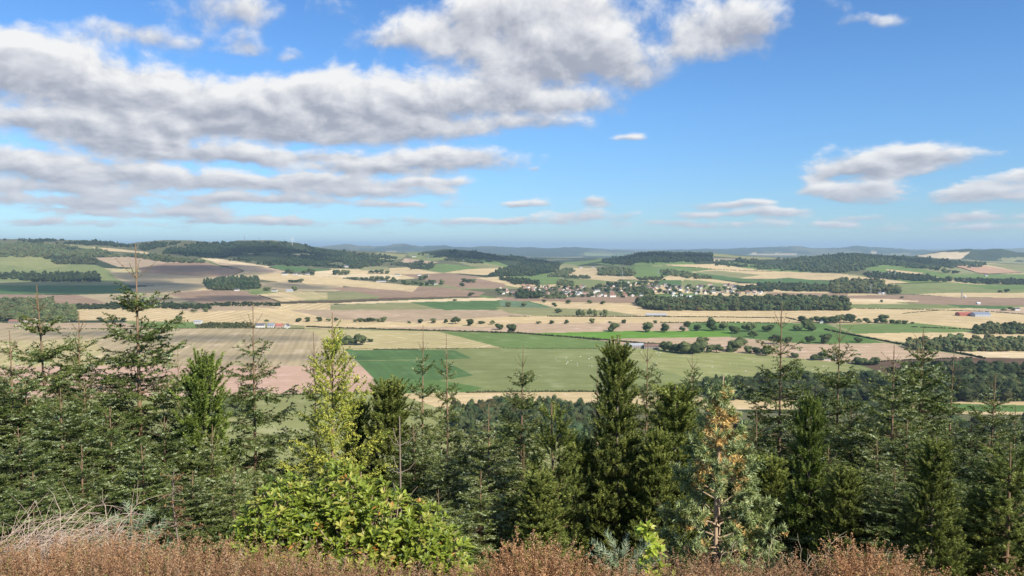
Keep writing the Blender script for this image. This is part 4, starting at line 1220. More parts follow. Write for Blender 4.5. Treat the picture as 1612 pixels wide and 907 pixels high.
FARMS = [
    ('factory', 1082, 472, 38, 26, 9, 2, 3, 'white', 'white', 'long white factory behind the dark tree belt', 'factory', False), ('shed', 1107, 473, 12, 20, 9, 3, 0, 'green', 'grey', 'green shed at the end of the long white factory', 'shed', False),
    ('barn', 1518, 497, 23, 16, 5, 3, 4, 'red', 'redsheet', 'long red barn alone in the right-hand stubble', 'barn', False), ('shed', 1543, 498, 26, 18, 5.5, 3.5, 4, 'grey', 'blue', 'grey-blue shed beside the long red barn', 'shed', False),
    ('farmstead', 1033, 498, 32, 9, 3, 3, -4, 'stone', 'grey', 'low grey stone steading alone on the pale stubble', 'farmhouse', False),
    ('barn', 998, 548, 30, 12, 4, 3, 8, 'stone', 'grey', 'wide grey barn beside the farm trees', 'barn', False), ('barn', 1026, 549, 24, 10, 4, 3, -6, 'stone', 'brown', 'pale brown barn close to the farm trees', 'barn', False),
    ('cottage', 1302, 567, 7, 8, 4, 4, 70, 'white', 'slate', 'white gabled cottage among the trees under the tan field', 'cottage', True), ('cottage', 1316, 567, 12, 7, 3, 3, 5, 'cream', 'slate', 'long low cottage beside the white gabled cottage', 'cottage', True),
    ('cottage', 1293, 509, 4, 7, 4, 4, 80, 'white', 'slate', 'tiny white gable end under the row behind the parkland', 'cottage', True),
    ('farmhouse', 410, 516, 13, 8, 4.5, 3.5, 6, 'white', 'slate', 'white farmhouse at the left end of the white farm row', 'farmhouse', True), ('farmhouse', 427, 516, 10, 8, 4.5, 3.5, -5, 'white', 'blue', 'white house with blue roof in the white farm row', 'farmhouse', True),
    ('farmhouse', 440, 516, 11, 8, 4, 3.5, 4, 'pink', 'redsheet', 'red-roofed house in the white farm row', 'farmhouse', True), ('farmhouse', 452, 517, 7, 8, 4.5, 4, 75, 'white', 'slate', 'white gable end at the right end of the white farm row', 'farmhouse', True),
    ('farmhouse', 312, 510, 11, 9, 5, 2, 0, 'white', 'grey', 'single white flat-looking house beside the low green thicket', 'house', False),
    ('farmhouse', 48, 507, 17, 9, 4, 3, 5, 'cream', 'red', 'cream house with red roof beside the dark left wood', 'farmhouse', True), ('barn', 24, 509, 18, 10, 4, 3, -8, 'stone', 'red', 'stone barn with red roof at the left edge', 'barn', False),
    ('farmhouse', 373, 458, 7, 8, 4, 3, 5, 'white', 'slate', 'white farmhouse below the pale green clump', 'farmhouse', True), ('farmhouse', 432, 459, 9, 8, 4, 3, -5, 'white', 'slate', 'white farmhouse right of the dark square wood', 'farmhouse', True), ('shed', 456, 459, 10, 12, 4, 3, 5, 'grey', 'grey', 'grey shed right of the dark square wood', 'shed', False),
    ('farmhouse', 448, 433, 9, 10, 4.5, 3, 6, 'white', 'slate', 'white barn at the left end of the upper farm track', 'barn', False), ('farmhouse', 464, 433, 7, 9, 4.5, 3, -6, 'white', 'slate', 'second white house from the left on the upper farm track', 'farmhouse', True),
    ('farmhouse', 472, 434, 7, 9, 4.5, 3, 8, 'cream', 'slate', 'cream house in the middle of the upper farm track', 'farmhouse', True), ('farmhouse', 484, 433, 6, 9, 4.5, 3, 0, 'white', 'slate', 'white house under the trees of the upper farm track', 'farmhouse', True),
    ('house', 545, 421, 7, 10, 6, 4, 10, 'white', 'slate', 'white house at the edge of the dark hill forest', 'house', True), ('house', 652, 404.5, 6, 11, 6, 4, 0, 'white', 'slate', 'white house high on the hills left of the gap', 'house', True),
    ('farmhouse', 600, 444, 15, 9, 4, 3, 4, 'white', 'slate', 'long white steading among the slope copses', 'farmhouse', False), ('farmhouse', 626, 434, 9, 9, 4, 3, -6, 'white', 'slate', 'white farm above the long white steading', 'farmhouse', True),
    ('farmhouse', 660, 434, 6, 9, 5, 3, 20, 'white', 'slate', 'white house on the left of the upper copse', 'farmhouse', True), ('farmhouse', 672, 435, 6, 9, 5, 3, -10, 'cream', 'slate', 'cream house on the right of the upper copse', 'farmhouse', True), ('farmhouse', 684, 448, 10, 9, 4, 3, 3, 'white', 'slate', 'white farm at the right end of the slope copses', 'farmhouse', True),
    ('house', 1385, 463, 5, 9, 4, 3, 0, 'white', 'slate', 'white house at the foot of the pale-topped wood', 'house', True), ('house', 1392, 463, 4, 9, 4, 3, 60, 'cream', 'red', 'small cream house at the foot of the pale-topped wood', 'house', True), ('house', 1552, 435, 4, 10, 5, 4, 0, 'white', 'slate', 'white house on the far right green slope', 'house', True),
    ('farmhouse', 1520, 444, 8, 11, 5, 4, 5, 'cream', 'brown', 'cream farm on the far right tree lines', 'farmhouse', True), ('farmhouse', 1538, 446, 6, 10, 5, 4, 60, 'stone', 'slate', 'stone farmhouse on the far right tree lines', 'farmhouse', True), ('house', 1519, 469, 2, 6, 4, 2, 0, 'white', 'white', 'tiny white hut on the far right stubble', 'hut', False),
    ('farmhouse', 1600, 489, 9, 9, 4, 3, 5, 'white', 'slate', 'white farm cut by the right edge of the valley', 'farmhouse', True), ('shed', 1540, 479, 5, 8, 3, 2, 0, 'white', 'white', 'small white shed beside the dark green strip', 'shed', False),
    ('house', 915, 422, 5, 11, 5, 4, 0, 'white', 'slate', 'white house in the gap above the knoll stubble', 'house', True), ('house', 934, 421, 6, 11, 4, 4, 0, 'cream', 'slate', 'cream house in the gap above the knoll stubble', 'house', True),
    ('shed', 1390, 463.4, 3, 8, 3, 2, 0, 'white', 'white', 'white van-sized shed by the pale-topped wood', 'shed', False),
]
for i, (nm, x, y, wpx, d, h, r, rot, wl, rf, lab, cat, ch) in enumerate(FARMS):
    building(nm, x, y, wpx, d, h, r, rot, wl, rf, lab, cat, None, ch)

# the village: some two hundred small houses and the trees among them
VILLAGE = [((782, 842, 453, 466), 14, 'left end of the village', 'the left end of the village'), ((818, 872, 450, 465), 22, 'upper left of the village', 'the upper left part of the village'), ((842, 925, 451, 468), 42, 'left centre', 'the left centre of the village'),
           ((925, 992, 450, 468), 36, 'centre', 'the centre of the village'), ((982, 1022, 445, 467), 20, 'behind the copse', 'the village near the copse'), ((1022, 1062, 446, 464), 18, 'above the tree belt', 'the village above the tree belt'),
           ((1050, 1105, 450, 467), 22, 'behind factory', 'the village behind the white factory'), ((1105, 1155, 449, 464), 22, 'right centre', 'the right part of the village'), ((1155, 1212, 452, 464), 16, 'right end', 'the right end of the village')]
rgv = rnd(99)
HM = {}
for wl, rf, cat_ in (('white', 'red', 0), ('white', 'slate', 0), ('cream', 'red', 0), ('cream', 'brown', 0), ('stone', 'slate', 0), ('pink', 'red', 0), ('white', 'brown', 0), ('stone', 'brown', 0)):
    HM[(wl, rf)] = [house_meshes(w, d, h, 3.2, wl, rf) for w, d, h in ((9, 8, 4.8), (13, 8, 4.8), (18, 8, 5.0), (10, 9, 3.0))]
SIZE = ['small', 'wide', 'long terraced', 'low']
taken = []
for (x0, x1, y0, y1), n, _, where in VILLAGE:
    made = 0
    for _t in range(n * 30):
        if made >= n: break
        x, y = rgv.uniform(x0, x1), rgv.uniform(y0, y1)
        if y > 466.5 and x > 1010: continue
        g = land([x], [y])[0]
        if any((g[0] - q[0]) ** 2 + (g[1] - q[1]) ** 2 < 17 ** 2 for q in taken): continue
        taken.append(g)
        red = x < 1000
        key = [('white', 'red'), ('cream', 'red'), ('pink', 'red'), ('white', 'slate'), ('cream', 'brown'), ('stone', 'slate'), ('white', 'brown'), ('stone', 'brown')][rgv.choice(8, p=[.24, .2, .12, .18, .08, .06, .08, .04] if red else [.12, .08, .06, .30, .08, .16, .10, .10])]
        si = int(rgv.choice(4, p=[.36, .30, .16, .18]))
        wm, rm, cm, wn = HM[key][si]
        o = empty('village_house', (float(g[0]), float(g[1]), float(g[2])), R(float(rgv.choice([0, 15, 90, 100, -20, 60]) + rgv.normal(0, 6))))
        add_obj('wall', wm, o)
        rfo = add_obj('roof', rm, o)
        wn_ = {'pink': 'pink stone', 'stone': 'grey stone'}.get(key[0], key[0])
        tag(o, '%s %s house with %s roof in %s' % (SIZE[si], wn_, key[1], where), 'house', '%s %s houses with %s roofs in %s' % (SIZE[si], wn_, key[1], where))
        made += 1
for (x0, x1, y0, y1), n, _, where in VILLAGE:
    for i in range(max(6, int(n * .7))):
        x, y = rgv.uniform(x0, x1), rgv.uniform(y0 + 2, y1 + 1)
        if x > 1010 and y > 466: continue
        valley_tree('village_tree', x, y, rgv.uniform(4, 7), 'dark tree among the roofs of ' + where, 'trees among the roofs of ' + where, rgv, 1.25)
wood('woodland', 'dark clump of trees at the lower left edge of the village', [(812, 460), (830, 457), (850, 461), (850, 470), (815, 470)], 9, 13, M_WOOD, .1, 801)
wood('woodland', 'dark clump of trees between the two halves of the village', [(985, 456), (1010, 452), (1030, 457), (1028, 464), (990, 464)], 9, 13, M_WOOD, .1, 802)
wood('woodland', 'dark clump of trees at the right end of the village', [(1160, 453), (1180, 450), (1216, 455), (1214, 459), (1165, 458)], 9, 12, M_WOOD, .2, 803)
wood('woodland', 'dark clump of trees under the middle of the village', [(858, 465), (890, 464), (892, 470), (862, 470)], 9, 10, M_WOOD, .1, 804)
print('village', round(time.time() - T0, 1))


# pylons, masts and wind turbines
M_STEEL = simple_mat('galvanised_steel', (.30, .32, .33), .5, .1, 1.0, metallic=.3)
M_TURB = simple_mat('turbine_white', (.80, .80, .80), .4, .05, 1.0)


def bar(bm, a, b, r):
    a, b = Vector(a), Vector(b)
    q = (b - a).to_track_quat('Z', 'Y').to_matrix().to_4x4()
    bmesh.ops.create_cone(bm, cap_ends=True, segments=4, radius1=r, radius2=r, depth=(b - a).length, matrix=Matrix.Translation((a + b) / 2) @ q)


def pylon(px, py, hpx, label):
    g = land([px], [py])[0]
    H = hpx * g[1] / F
    o = empty('pylon', (float(g[0]), float(g[1]), float(g[2])), R(20))
    bm = bmesh.new()
    lv = [(0, .11), (.25, .075), (.5, .045), (.72, .03), (1.0, .012)]
    for (z0, w0), (z1, w1) in zip(lv[:-1], lv[1:]):
        A = [(sx * w0 * H, sy * w0 * H, z0 * H) for sx, sy in ((-1, -1), (1, -1), (1, 1), (-1, 1))]
        B = [(sx * w1 * H, sy * w1 * H, z1 * H) for sx, sy in ((-1, -1), (1, -1), (1, 1), (-1, 1))]
        for i in range(4):
            bar(bm, A[i], B[i], .22)
            bar(bm, A[i], B[(i + 1) % 4], .12)
            bar(bm, A[(i + 1) % 4], B[i], .12)
    add_obj('lattice', bm_mesh('lattice', bm, M_STEEL), o)
    for z, L in ((.70, .17), (.82, .20), (.94, .14)):
        bm = bmesh.new()
        for s in (-1, 1):
            bar(bm, (0, 0, z * H + .03 * H), (s * L * H, 0, z * H), .16)
            bar(bm, (0, 0, z * H - .01 * H), (s * L * H, 0, z * H), .16)
        add_obj('crossarm', bm_mesh('crossarm', bm, M_STEEL), o)
    tag(o, label, 'pylon', 'pylons across the valley')


for x, y, h, lab in ((1370, 463, 15, 'grey lattice pylon in front of the pale-topped wood'), (1229, 449, 11, 'grey lattice pylon on the green slope right of the village'), (1036, 433, 11, 'grey lattice pylon on the slope above the village trees'),
                     (980, 438, 11, 'grey lattice pylon beside the copse right of the pale stubble'), (730, 418, 10, 'grey lattice pylon below the long green field left of the gap'), (674, 409, 10, 'grey lattice pylon high on the hills left of the gap'), (1514, 470, 14, 'faint lattice pylon on the far right stubble')):
    pylon(x, y, h, lab)


def turbine(px, py, hpx, label, phase):
    g = land([px], [py])[0]
    H = hpx * g[1] / F
    o = empty('wind_turbine', (float(g[0]), float(g[1]), float(g[2])), R(15))
    bm = bmesh.new()
    bmesh.ops.create_cone(bm, cap_ends=True, segments=10, radius1=H * .028, radius2=H * .016, depth=H, matrix=Matrix.Translation((0, 0, H / 2)))
    add_obj('tower', bm_mesh('tower', bm, M_TURB), o)
    bm = bmesh.new()
    box_bm(bm, -.02 * H, .02 * H, -.07 * H, .03 * H, H * .985, H * 1.03)
    add_obj('nacelle', bm_mesh('nacelle', bm, M_TURB), o)
    for k in range(3):
        a = phase + k * 2.0944
        bm = bmesh.new()
        d = Vector((math.sin(a), 0, math.cos(a)))
        n = Vector((math.cos(a), 0, -math.sin(a)))
        c = Vector((0, -.085 * H, H * 1.01))
        pr = [(.0, .012), (.10, .022), (.5, .006)]
        vs = []
        for q, w in pr:
            vs.append([bm.verts.new(c + d * q * H + n * w * H + Vector((0, s * .006 * H, 0))) for s in (-1, 1)] + [bm.verts.new(c + d * q * H - n * w * H + Vector((0, s * .006 * H, 0))) for s in (1, -1)])
        for A, B in zip(vs[:-1], vs[1:]):
            for i in range(4):
                bm.faces.new((A[i], A[(i + 1) % 4], B[(i + 1) % 4], B[i]))
        bm.faces.new(vs[-1])
        add_obj('blade', bm_mesh('blade', bm, M_TURB), o)
    tag(o, label, 'wind turbine', 'wind turbines on the hills')


for x, y, h, lab, ph in ((1388, 434.5, 5, 'leftmost of the three small white turbines in front of the tree belt', .3), (1398, 435, 6, 'middle one of the three small white turbines in front of the tree belt', 1.0), (1409, 435.5, 6, 'rightmost of the three small white turbines in front of the tree belt', 1.6), (460, 386, 9.5, 'white turbine alone on the skyline of the mast hill', .15)):
    turbine(x, y, h, lab, ph)
for x, y, h, lab in ((385, 381, 10, 'left of the two thin masts on the forest hill skyline'), (408, 381, 8, 'right of the two thin masts on the forest hill skyline')):
    g = land([x], [y])[0]
    H = h * g[1] / F
    bm = bmesh.new()
    W = 2.2
    for sx, sy in ((-1, -1), (1, -1), (1, 1), (-1, 1)):
        bar(bm, (sx * W, sy * W, 0), (sx * .4, sy * .4, H), .3)
    for k in range(6):
        w = W - (W - .4) * k / 6
        for s in (-1, 1):
            bar(bm, (-w, s * w, H * k / 6), (w, s * w, H * (k + 1) / 6), .2)
            bar(bm, (s * w, -w, H * k / 6), (s * w, w, H * (k + 1) / 6), .2)
    o = add_obj('radio_mast', bm_mesh('radio_mast', bm, M_STEEL), None, g)
    tag(o, lab, 'mast', 'masts on the hill')


# animals on the pastures
def beast_mesh(name, L, mat, mat2):
    """one continuous body with a head, four legs and a tail grown from a skeleton"""
    me = bpy.data.meshes.new(name)
    pts = [(-.5, 0, .72), (-.2, 0, .72), (.2, 0, .70), (.45, 0, .74), (.62, 0, .84), (.82, 0, .74), (-.58, 0, .5)]
    rad = [.2, .25, .25, .2, .11, .07, .03]
    ed = [(0, 1), (1, 2), (2, 3), (3, 4), (4, 5), (0, 6)]
    for i, (x, b) in enumerate(((-.45, 0), (.38, 3))):
        for s in (-1, 1):
            k = len(pts)
            kx = x - .06 if i == 0 else x + .02
            pts += [(x, s * .14, .5), (kx, s * .15, .26), (x, s * .15, 0.0)]
            rad += [.1, .045, .04]
            ed += [(b, k), (k, k + 1), (k + 1, k + 2)]
    me.from_pydata([tuple(c * L for c in p) for p in pts], ed, [])
    o = bpy.data.objects.new(name, me)
    COL.objects.link(o)
    md = o.modifiers.new('skin', 'SKIN')
    for i, r in enumerate(rad):
        me.skin_vertices[0].data[i].radius = (r * L, r * L)
    me.skin_vertices[0].data[0].use_root = True
    o.modifiers.new('sub', 'SUBSURF').levels = 1
    dg = bpy.context.evaluated_depsgraph_get()
    ev = bpy.data.meshes.new_from_object(o.evaluated_get(dg))
    ev.name = name
    bpy.data.objects.remove(o)
    ev.materials.clear()
    ev.materials.append(mat)
    for p in ev.polygons:
        p.use_smooth = True
    return ev


M_WOOL = simple_mat('wool', (.72, .69, .60), .95, .12, 3.0)
M_HIDE = simple_mat('dark_hide', (.03, .022, .018), .8, .3, 3.0)
SHEEP = beast_mesh('sheep', 1.35, M_WOOL, None)
COW = beast_mesh('cow', 2.1, M_HIDE, None)
rgs = rnd(31)
spots = [(1003 + i * 14 + rgs.uniform(-8, 8), 556 + i * 1.1 + rgs.uniform(-2, 16)) for i in range(22)] + [(rgs.uniform(872, 960), rgs.uniform(556, 580)) for i in range(20)] + [(1178, 555), (1040, 556), (985, 552), (957, 566), (1120, 570)]
for x, y in spots:
    g = land([x], [y])[0]
    o = add_obj('sheep', SHEEP, None, g)
    o.rotation_euler = (0, 0, rgs.uniform(0, 6.28))
    zone = 'yellow-green pasture below the farm trees' if x > 965 else 'olive pasture left of the tall dark pine'
    tag(o, 'white sheep grazing on the ' + zone, 'sheep', 'sheep on the ' + zone)
for x, y in [(452, 633), (460, 636), (505, 640), (545, 633), (551, 630), (575, 642), (580, 643), (438, 631)]:
    g = land([x], [y])[0]
    o = add_obj('cow', COW, None, g)
    o.rotation_euler = (0, 0, rgs.uniform(0, 6.28))
    tag(o, 'dark cow grazing on the pale pasture under the red field', 'cow', 'dark cattle on the pasture')
print('valley done', round(time.time() - T0, 1))

# ------------------------------------------------------------------ the young conifers on the slope
def norm(v):
    return v / (np.linalg.norm(v, axis=-1, keepdims=True) + 1e-9)


class Plant:
    """collects woody tubes and needle-bearing shoots, then turns each kind into one mesh"""
    def __init__(s, seed):
        s.rg = rnd(seed)
        s.tv, s.tf, s.tn = [], [], 0          # stem tubes
        s.bv, s.bf, s.bn = [], [], 0          # branch tubes
        s.sh = []                             # shoots: p0, p1, needle length, density, colour id, spread
    def tube(s, pts, r0, r1, sides=5, stem=False):
        pts = np.asarray(pts, float)
        n = len(pts)
        d = norm(np.gradient(pts, axis=0))
        ref = np.array([0.31, 0.17, 0.93]) if abs(d[0][2]) < .8 else np.array([1.0, .1, 0])
        a = norm(np.cross(d, ref))
        b = np.cross(d, a)
        r = np.linspace(r0, r1, n)[:, None, None]
        th = np.arange(sides) * 2 * math.pi / sides
        ring = pts[:, None, :] + r * (np.cos(th)[None, :, None] * a[:, None, :] + np.sin(th)[None, :, None] * b[:, None, :])
        V = ring.reshape(-1, 3)
        i, j = np.meshgrid(np.arange(n - 1), np.arange(sides), indexing='ij')
        q = np.stack([i * sides + j, i * sides + (j + 1) % sides, (i + 1) * sides + (j + 1) % sides, (i + 1) * sides + j], -1).reshape(-1, 4)
        if stem:
            s.tv.append(V); s.tf.append(q + s.tn); s.tn += len(V)
        else:
            s.bv.append(V); s.bf.append(q + s.bn); s.bn += len(V)
    def shoot(s, p0, p1, nl, dens, col, spread=.9):
        s.sh.append((*p0, *p1, nl, dens, col, spread))
    def needles(s, cols, width):
        A = np.array(s.sh)
        p0, p1 = A[:, 0:3], A[:, 3:6]
        L = np.linalg.norm(p1 - p0, axis=1)
        n = np.maximum(2, (L * A[:, 7]).astype(int))
        idx = np.repeat(np.arange(len(A)), n)
        m = len(idx)
        rg = s.rg
        t = rg.random(m)[:, None]
        d = norm(p1 - p0)[idx]
        base = p0[idx] + (p1 - p0)[idx] * t
        r = rg.normal(size=(m, 3))
        side = norm(np.cross(d, r))
        sp = A[idx, 9][:, None]
        nd = norm(d * (1.05 - sp * .75) + side * sp)
        nl = A[idx, 6][:, None] * rg.uniform(.75, 1.15, (m, 1))
        w = norm(np.cross(nd, rg.normal(size=(m, 3)))) * width * rg.uniform(.7, 1.3, (m, 1))
        V = np.stack([base - w, base + w, base + nd * nl], 1)
        ci = A[idx, 8].astype(int)
        C = np.array(cols)[ci]
        C = C * rg.uniform(.7, 1.35, (m, 1))
        return V.reshape(-1, 3), np.repeat(C, 3, 0)
    def meshes(s, cols, width, mat, barkm, name='crown'):
        V, C = s.needles(cols, width)
        Fc = np.arange(len(V)).reshape(-1, 3)
        C4 = np.concatenate([C, np.ones((len(C), 1))], 1)
        nm = mesh_np(name, V, Fc, [mat], attrs={'tint': ('FLOAT_COLOR', 'POINT', C4)})
        tm = mesh_np('trunk', np.concatenate(s.tv), np.concatenate(s.tf), [barkm], smooth=True)
        bm_ = mesh_np('branches', np.concatenate(s.bv), np.concatenate(s.bf), [barkm], smooth=True) if s.bv else None
        return nm, tm, bm_


def tint_mat(name, rough=.55, spec=.3, trans=.25):
    m, t = new_mat(name)
    out = t.n('ShaderNodeOutputMaterial')
    p = t.n('ShaderNodeBsdfPrincipled')
    a = t.n('ShaderNodeAttribute', attribute_name='tint')
    oi = t.n('ShaderNodeObjectInfo')
    geo = t.n('ShaderNodeNewGeometry')
    n = t.noise(geo.outputs['Position'], 2.2, 3, .6)
    c = t.mix(1.0, a.outputs['Color'], t.m('ADD', t.m('ADD', .62, t.m('MULTIPLY', n, .5)), t.m('MULTIPLY', oi.outputs['Random'], .25)), 'MULTIPLY')
    t.l(c, p.inputs['Base Color'])
    p.inputs['Roughness'].default_value = rough
    p.inputs['Specular IOR Level'].default_value = spec
    tr = t.n('ShaderNodeBsdfTranslucent')
    t.l(c, tr.inputs[0])
    mx = t.n('ShaderNodeMixShader')
    mx.inputs[0].default_value = trans
    t.l(p.outputs[0], mx.inputs[1])
    t.l(tr.outputs[0], mx.inputs[2])
    t.l(mx.outputs[0], out.inputs[0])
    return m


M_NEED = tint_mat('needles', .55, .25, .15)
M_STEM = simple_mat('young_bark', (.25, .165, .10), .9, .4, 9.0)
M_STEM2 = simple_mat('grey_bark', (.24, .19, .145), .9, .4, 9.0)
M_LIMB = simple_mat('pale_bark', (.42, .31, .21), .9, .35, 9.0)
M_DEAD = simple_mat('dead_wood', (.40, .32, .24), .9, .3, 9.0)
SPRUCE_C = [(.052, .080, .018), (.125, .165, .042), (.36, .42, .22), (.20, .245, .07)]
SPRUCE_L = [(.07, .10, .024), (.15, .185, .05), (.42, .47, .26), (.26, .30, .09)]


def spruce(seed, H=7.0, slim=1.0, droop=0.0, dens=200, top_bare=1, step0=.56):
    P = Plant(seed)
    rg = P.rg
    # whorl heights from the top down
    zs, z = [], H
    step = step0
    while z > .35:
        z -= step * rg.uniform(.85, 1.15)
        zs.append(z)
        step = max(.30, step * .955)
    bend = rg.normal(0, .05, 2)
    def axis(z):
        f = z / H
        return np.array([bend[0] * math.sin(f * 3.1) , bend[1] * math.sin(f * 2.3), z])
    ax = [axis(q) for q in np.linspace(0, H, 26)]
    P.tube(ax, .010 + .0058 * H, .005, 8, True)
    lead = H - zs[0]
    for k in range(10):
        a, b = axis(H - lead * k / 10), axis(H - lead * (k + 1) / 10)
        P.shoot(b, a, .016, 40 + 12 * k, 0, .7)
    for i, z0 in enumerate(zs):
        depth = H - z0
        full = depth / H
        nb = rg.integers(4, 6) if i < 2 else rg.integers(5, 8)
        a0 = rg.uniform(0, 6.28)
        extra = 0 if i < 1 else (4 if i < 4 else 8)
        for k in range(nb + extra):
            inter = k >= nb
            az = a0 + 6.28 * k / nb + rg.normal(0, .16) if not inter else rg.uniform(0, 6.28)
            L = (.17 + .33 * depth ** .80) * slim * rg.uniform(.72, 1.12)
            L = min(L, 1.75 * slim)
            zz = z0 + (rg.uniform(.06, step * .9) if inter else rg.normal(0, .015))
            if inter: L *= rg.uniform(.35, .75)
            el = np.interp(i, [0, 1, 2, 4, 7, 12, 20], [1.0, .80, .55, .30, .08, -.12, -.22]) + rg.normal(0, .09) - droop * min(1, i / 5)
            n = 7 if L > .3 else 4
            p = axis(zz)
            pts = [p]
            for q in range(n):
                t = (q + 1) / n
                e = el + .42 * t * t * (1 if i > 1 else .2) - droop * .5 * (1 - t)
                az2 = az + rg.normal(0, .05)
                p = p + np.array([math.cos(az2) * math.cos(e), math.sin(az2) * math.cos(e), math.sin(e)]) * L / n
                pts.append(p)
            P.tube(pts, .0035 + .006 * L, .0018, 4)
            pts = np.array(pts)
            bare = (i == 0) or (i == 1 and rg.random() < .4)
            start = .0 if i < 3 else min(.45, .05 + .03 * i)
            for q in range(n):
                if (q + 1) / n > start:
                    P.shoot(pts[q], pts[q + 1], .022, 60 if bare else dens, int(rg.choice(4, p=[.4, .34, .14, .12])))
            if bare and L < .45: continue
            ns = int(L / (.044 if not bare else .12))
            for w in range(ns):
                t = start + (1 - start) * (w + rg.random()) / max(ns, 1)
                x = t * n
                q = min(int(x), n - 1)
                b = pts[q] + (pts[q + 1] - pts[q]) * (x - q)
                d = norm(pts[q + 1] - pts[q])
                sd = norm(np.cross(d, [0, 0, 1.0])) * (1 if w % 2 else -1)
                tl = (.07 + .36 * L * (1 - t) ** .7 * min(1, 2.2 * t + .35)) * rg.uniform(.6, 1.2)
                tl = min(tl, .50)
                dd = norm(d * .75 + sd * rg.uniform(.55, .95) + np.array([0, 0, rg.normal(-.10 - droop * .9, .22)]))
                e1 = b + dd * tl
                e1[2] -= tl * tl * (.25 + droop * 1.2)
                col = int(rg.choice(4, p=[.36, .34, .12, .18]))
                P.shoot(b, e1, .038, dens, col)
                if tl > .15:
                    for v in range(int(tl / .075)):
                        tt = .2 + .75 * (v + rg.random()) / int(tl / .075)
                        bb = b + (e1 - b) * tt
                        s2 = norm(np.cross(dd, [0, 0, 1.0])) * (1 if v % 2 else -1)
                        d2 = norm(dd * .8 + s2 * .75 + np.array([0, 0, rg.normal(-.12 - droop * .8, .25)]))
                        P.shoot(bb, bb + d2 * rg.uniform(.07, .15), .036, dens, int(rg.choice(4, p=[.3, .36, .22, .12])))
    return P


def pine(seed, H=4.0, wide=.36, nl=.042, shoots=760, dens=420, colw=(.5, .35, .15), taper=.8, upr=.75, bare_low=.0, candle=.30, gap=.0):
    """lodgepole-like pine: a crown packed with upright bottle-brush shoots"""
    P = Plant(seed)
    rg = P.rg
    P.tube([(0.03 * math.sin(q * 5), .02 * math.sin(q * 4 + 1), H * q) for q in np.linspace(0, 1, 14)], .012 + .006 * H, .007, 8, True)
    P.shoot((0, 0, H - candle), (0, 0, H + .02), nl * .8, dens, 1, .75)
    nw = int(H / .27)
    for i in range(nw):
        z0 = H - candle - .05 - (H * (1 - bare_low) - .45) * (i / nw)
        depth = H - z0
        R_ = wide * H * min(1.0, (depth / H) ** taper * 1.12) * rg.uniform(.85, 1.1)
        if depth / H > .8: R_ *= .88
        nb = 4 if i < 2 else 7
        a0 = rg.uniform(0, 6.28)
        per = max(3, int(shoots / nw / nb * min(1.6, .4 + 1.5 * depth / H)))
        for k in range(nb):
            if rg.random() < gap: continue
            az = a0 + 6.28 * k / nb + rg.normal(0, .2)
            L = R_ * rg.uniform(.72, 1.12)
            rise = np.interp(i, [0, 2, 6, nw], [1.15, .85, .55, .25])
            e0 = np.array([math.cos(az), math.sin(az), 0])
            n = 5
            pts = [np.array([0, 0, z0])]
            for q in range(n):
                t = (q + 1) / n
                pts.append(np.array([0, 0, z0]) + e0 * L * t + np.array([0, 0, L * rise * (.35 * t + .65 * t * t)]))
            P.tube(pts, .004 + .009 * L, .003, 4)
            pts = np.array(pts)
            for w in range(per):
                t = 1.0 if w == 0 else rg.uniform(.06, 1.0) ** .7
                x = min(t * n, n - 1e-3)
                q = int(x)
                b = pts[q] + (pts[q + 1] - pts[q]) * (x - q)
                out = e0 * rg.uniform(.05, .55) + np.array([rg.normal(0, .22), rg.normal(0, .22), upr * rg.uniform(.8, 1.4)])
                d = norm(out)
                ln = rg.uniform(.13, .24) * (1.2 if w == 0 else 1) * (1 + .35 * (i < 3))
                st = b + norm(out * np.array([1, 1, .2])) * rg.uniform(0, .12) * (w > 0)
                P.shoot(st, st + d * ln, nl, dens, int(rg.choice(3, p=colw)), .62)
    if candle > .35:                                  # a crown of upright candles round the leader
        for k in range(9):
            a = k * .7
            r_ = .06 if k < 4 else .13
            z1 = H - (.30 if k < 4 else .52) + rg.uniform(-.05, .05)
            b = np.array([math.cos(a) * r_, math.sin(a) * r_, z1])
            P.tube([(0, 0, z1 - .12), b], .006, .005, 4)
            P.shoot(b, b + np.array([math.cos(a) * .03, math.sin(a) * .03, rg.uniform(.26, .36)]), nl * .75, 480, 1, .6)
    return P


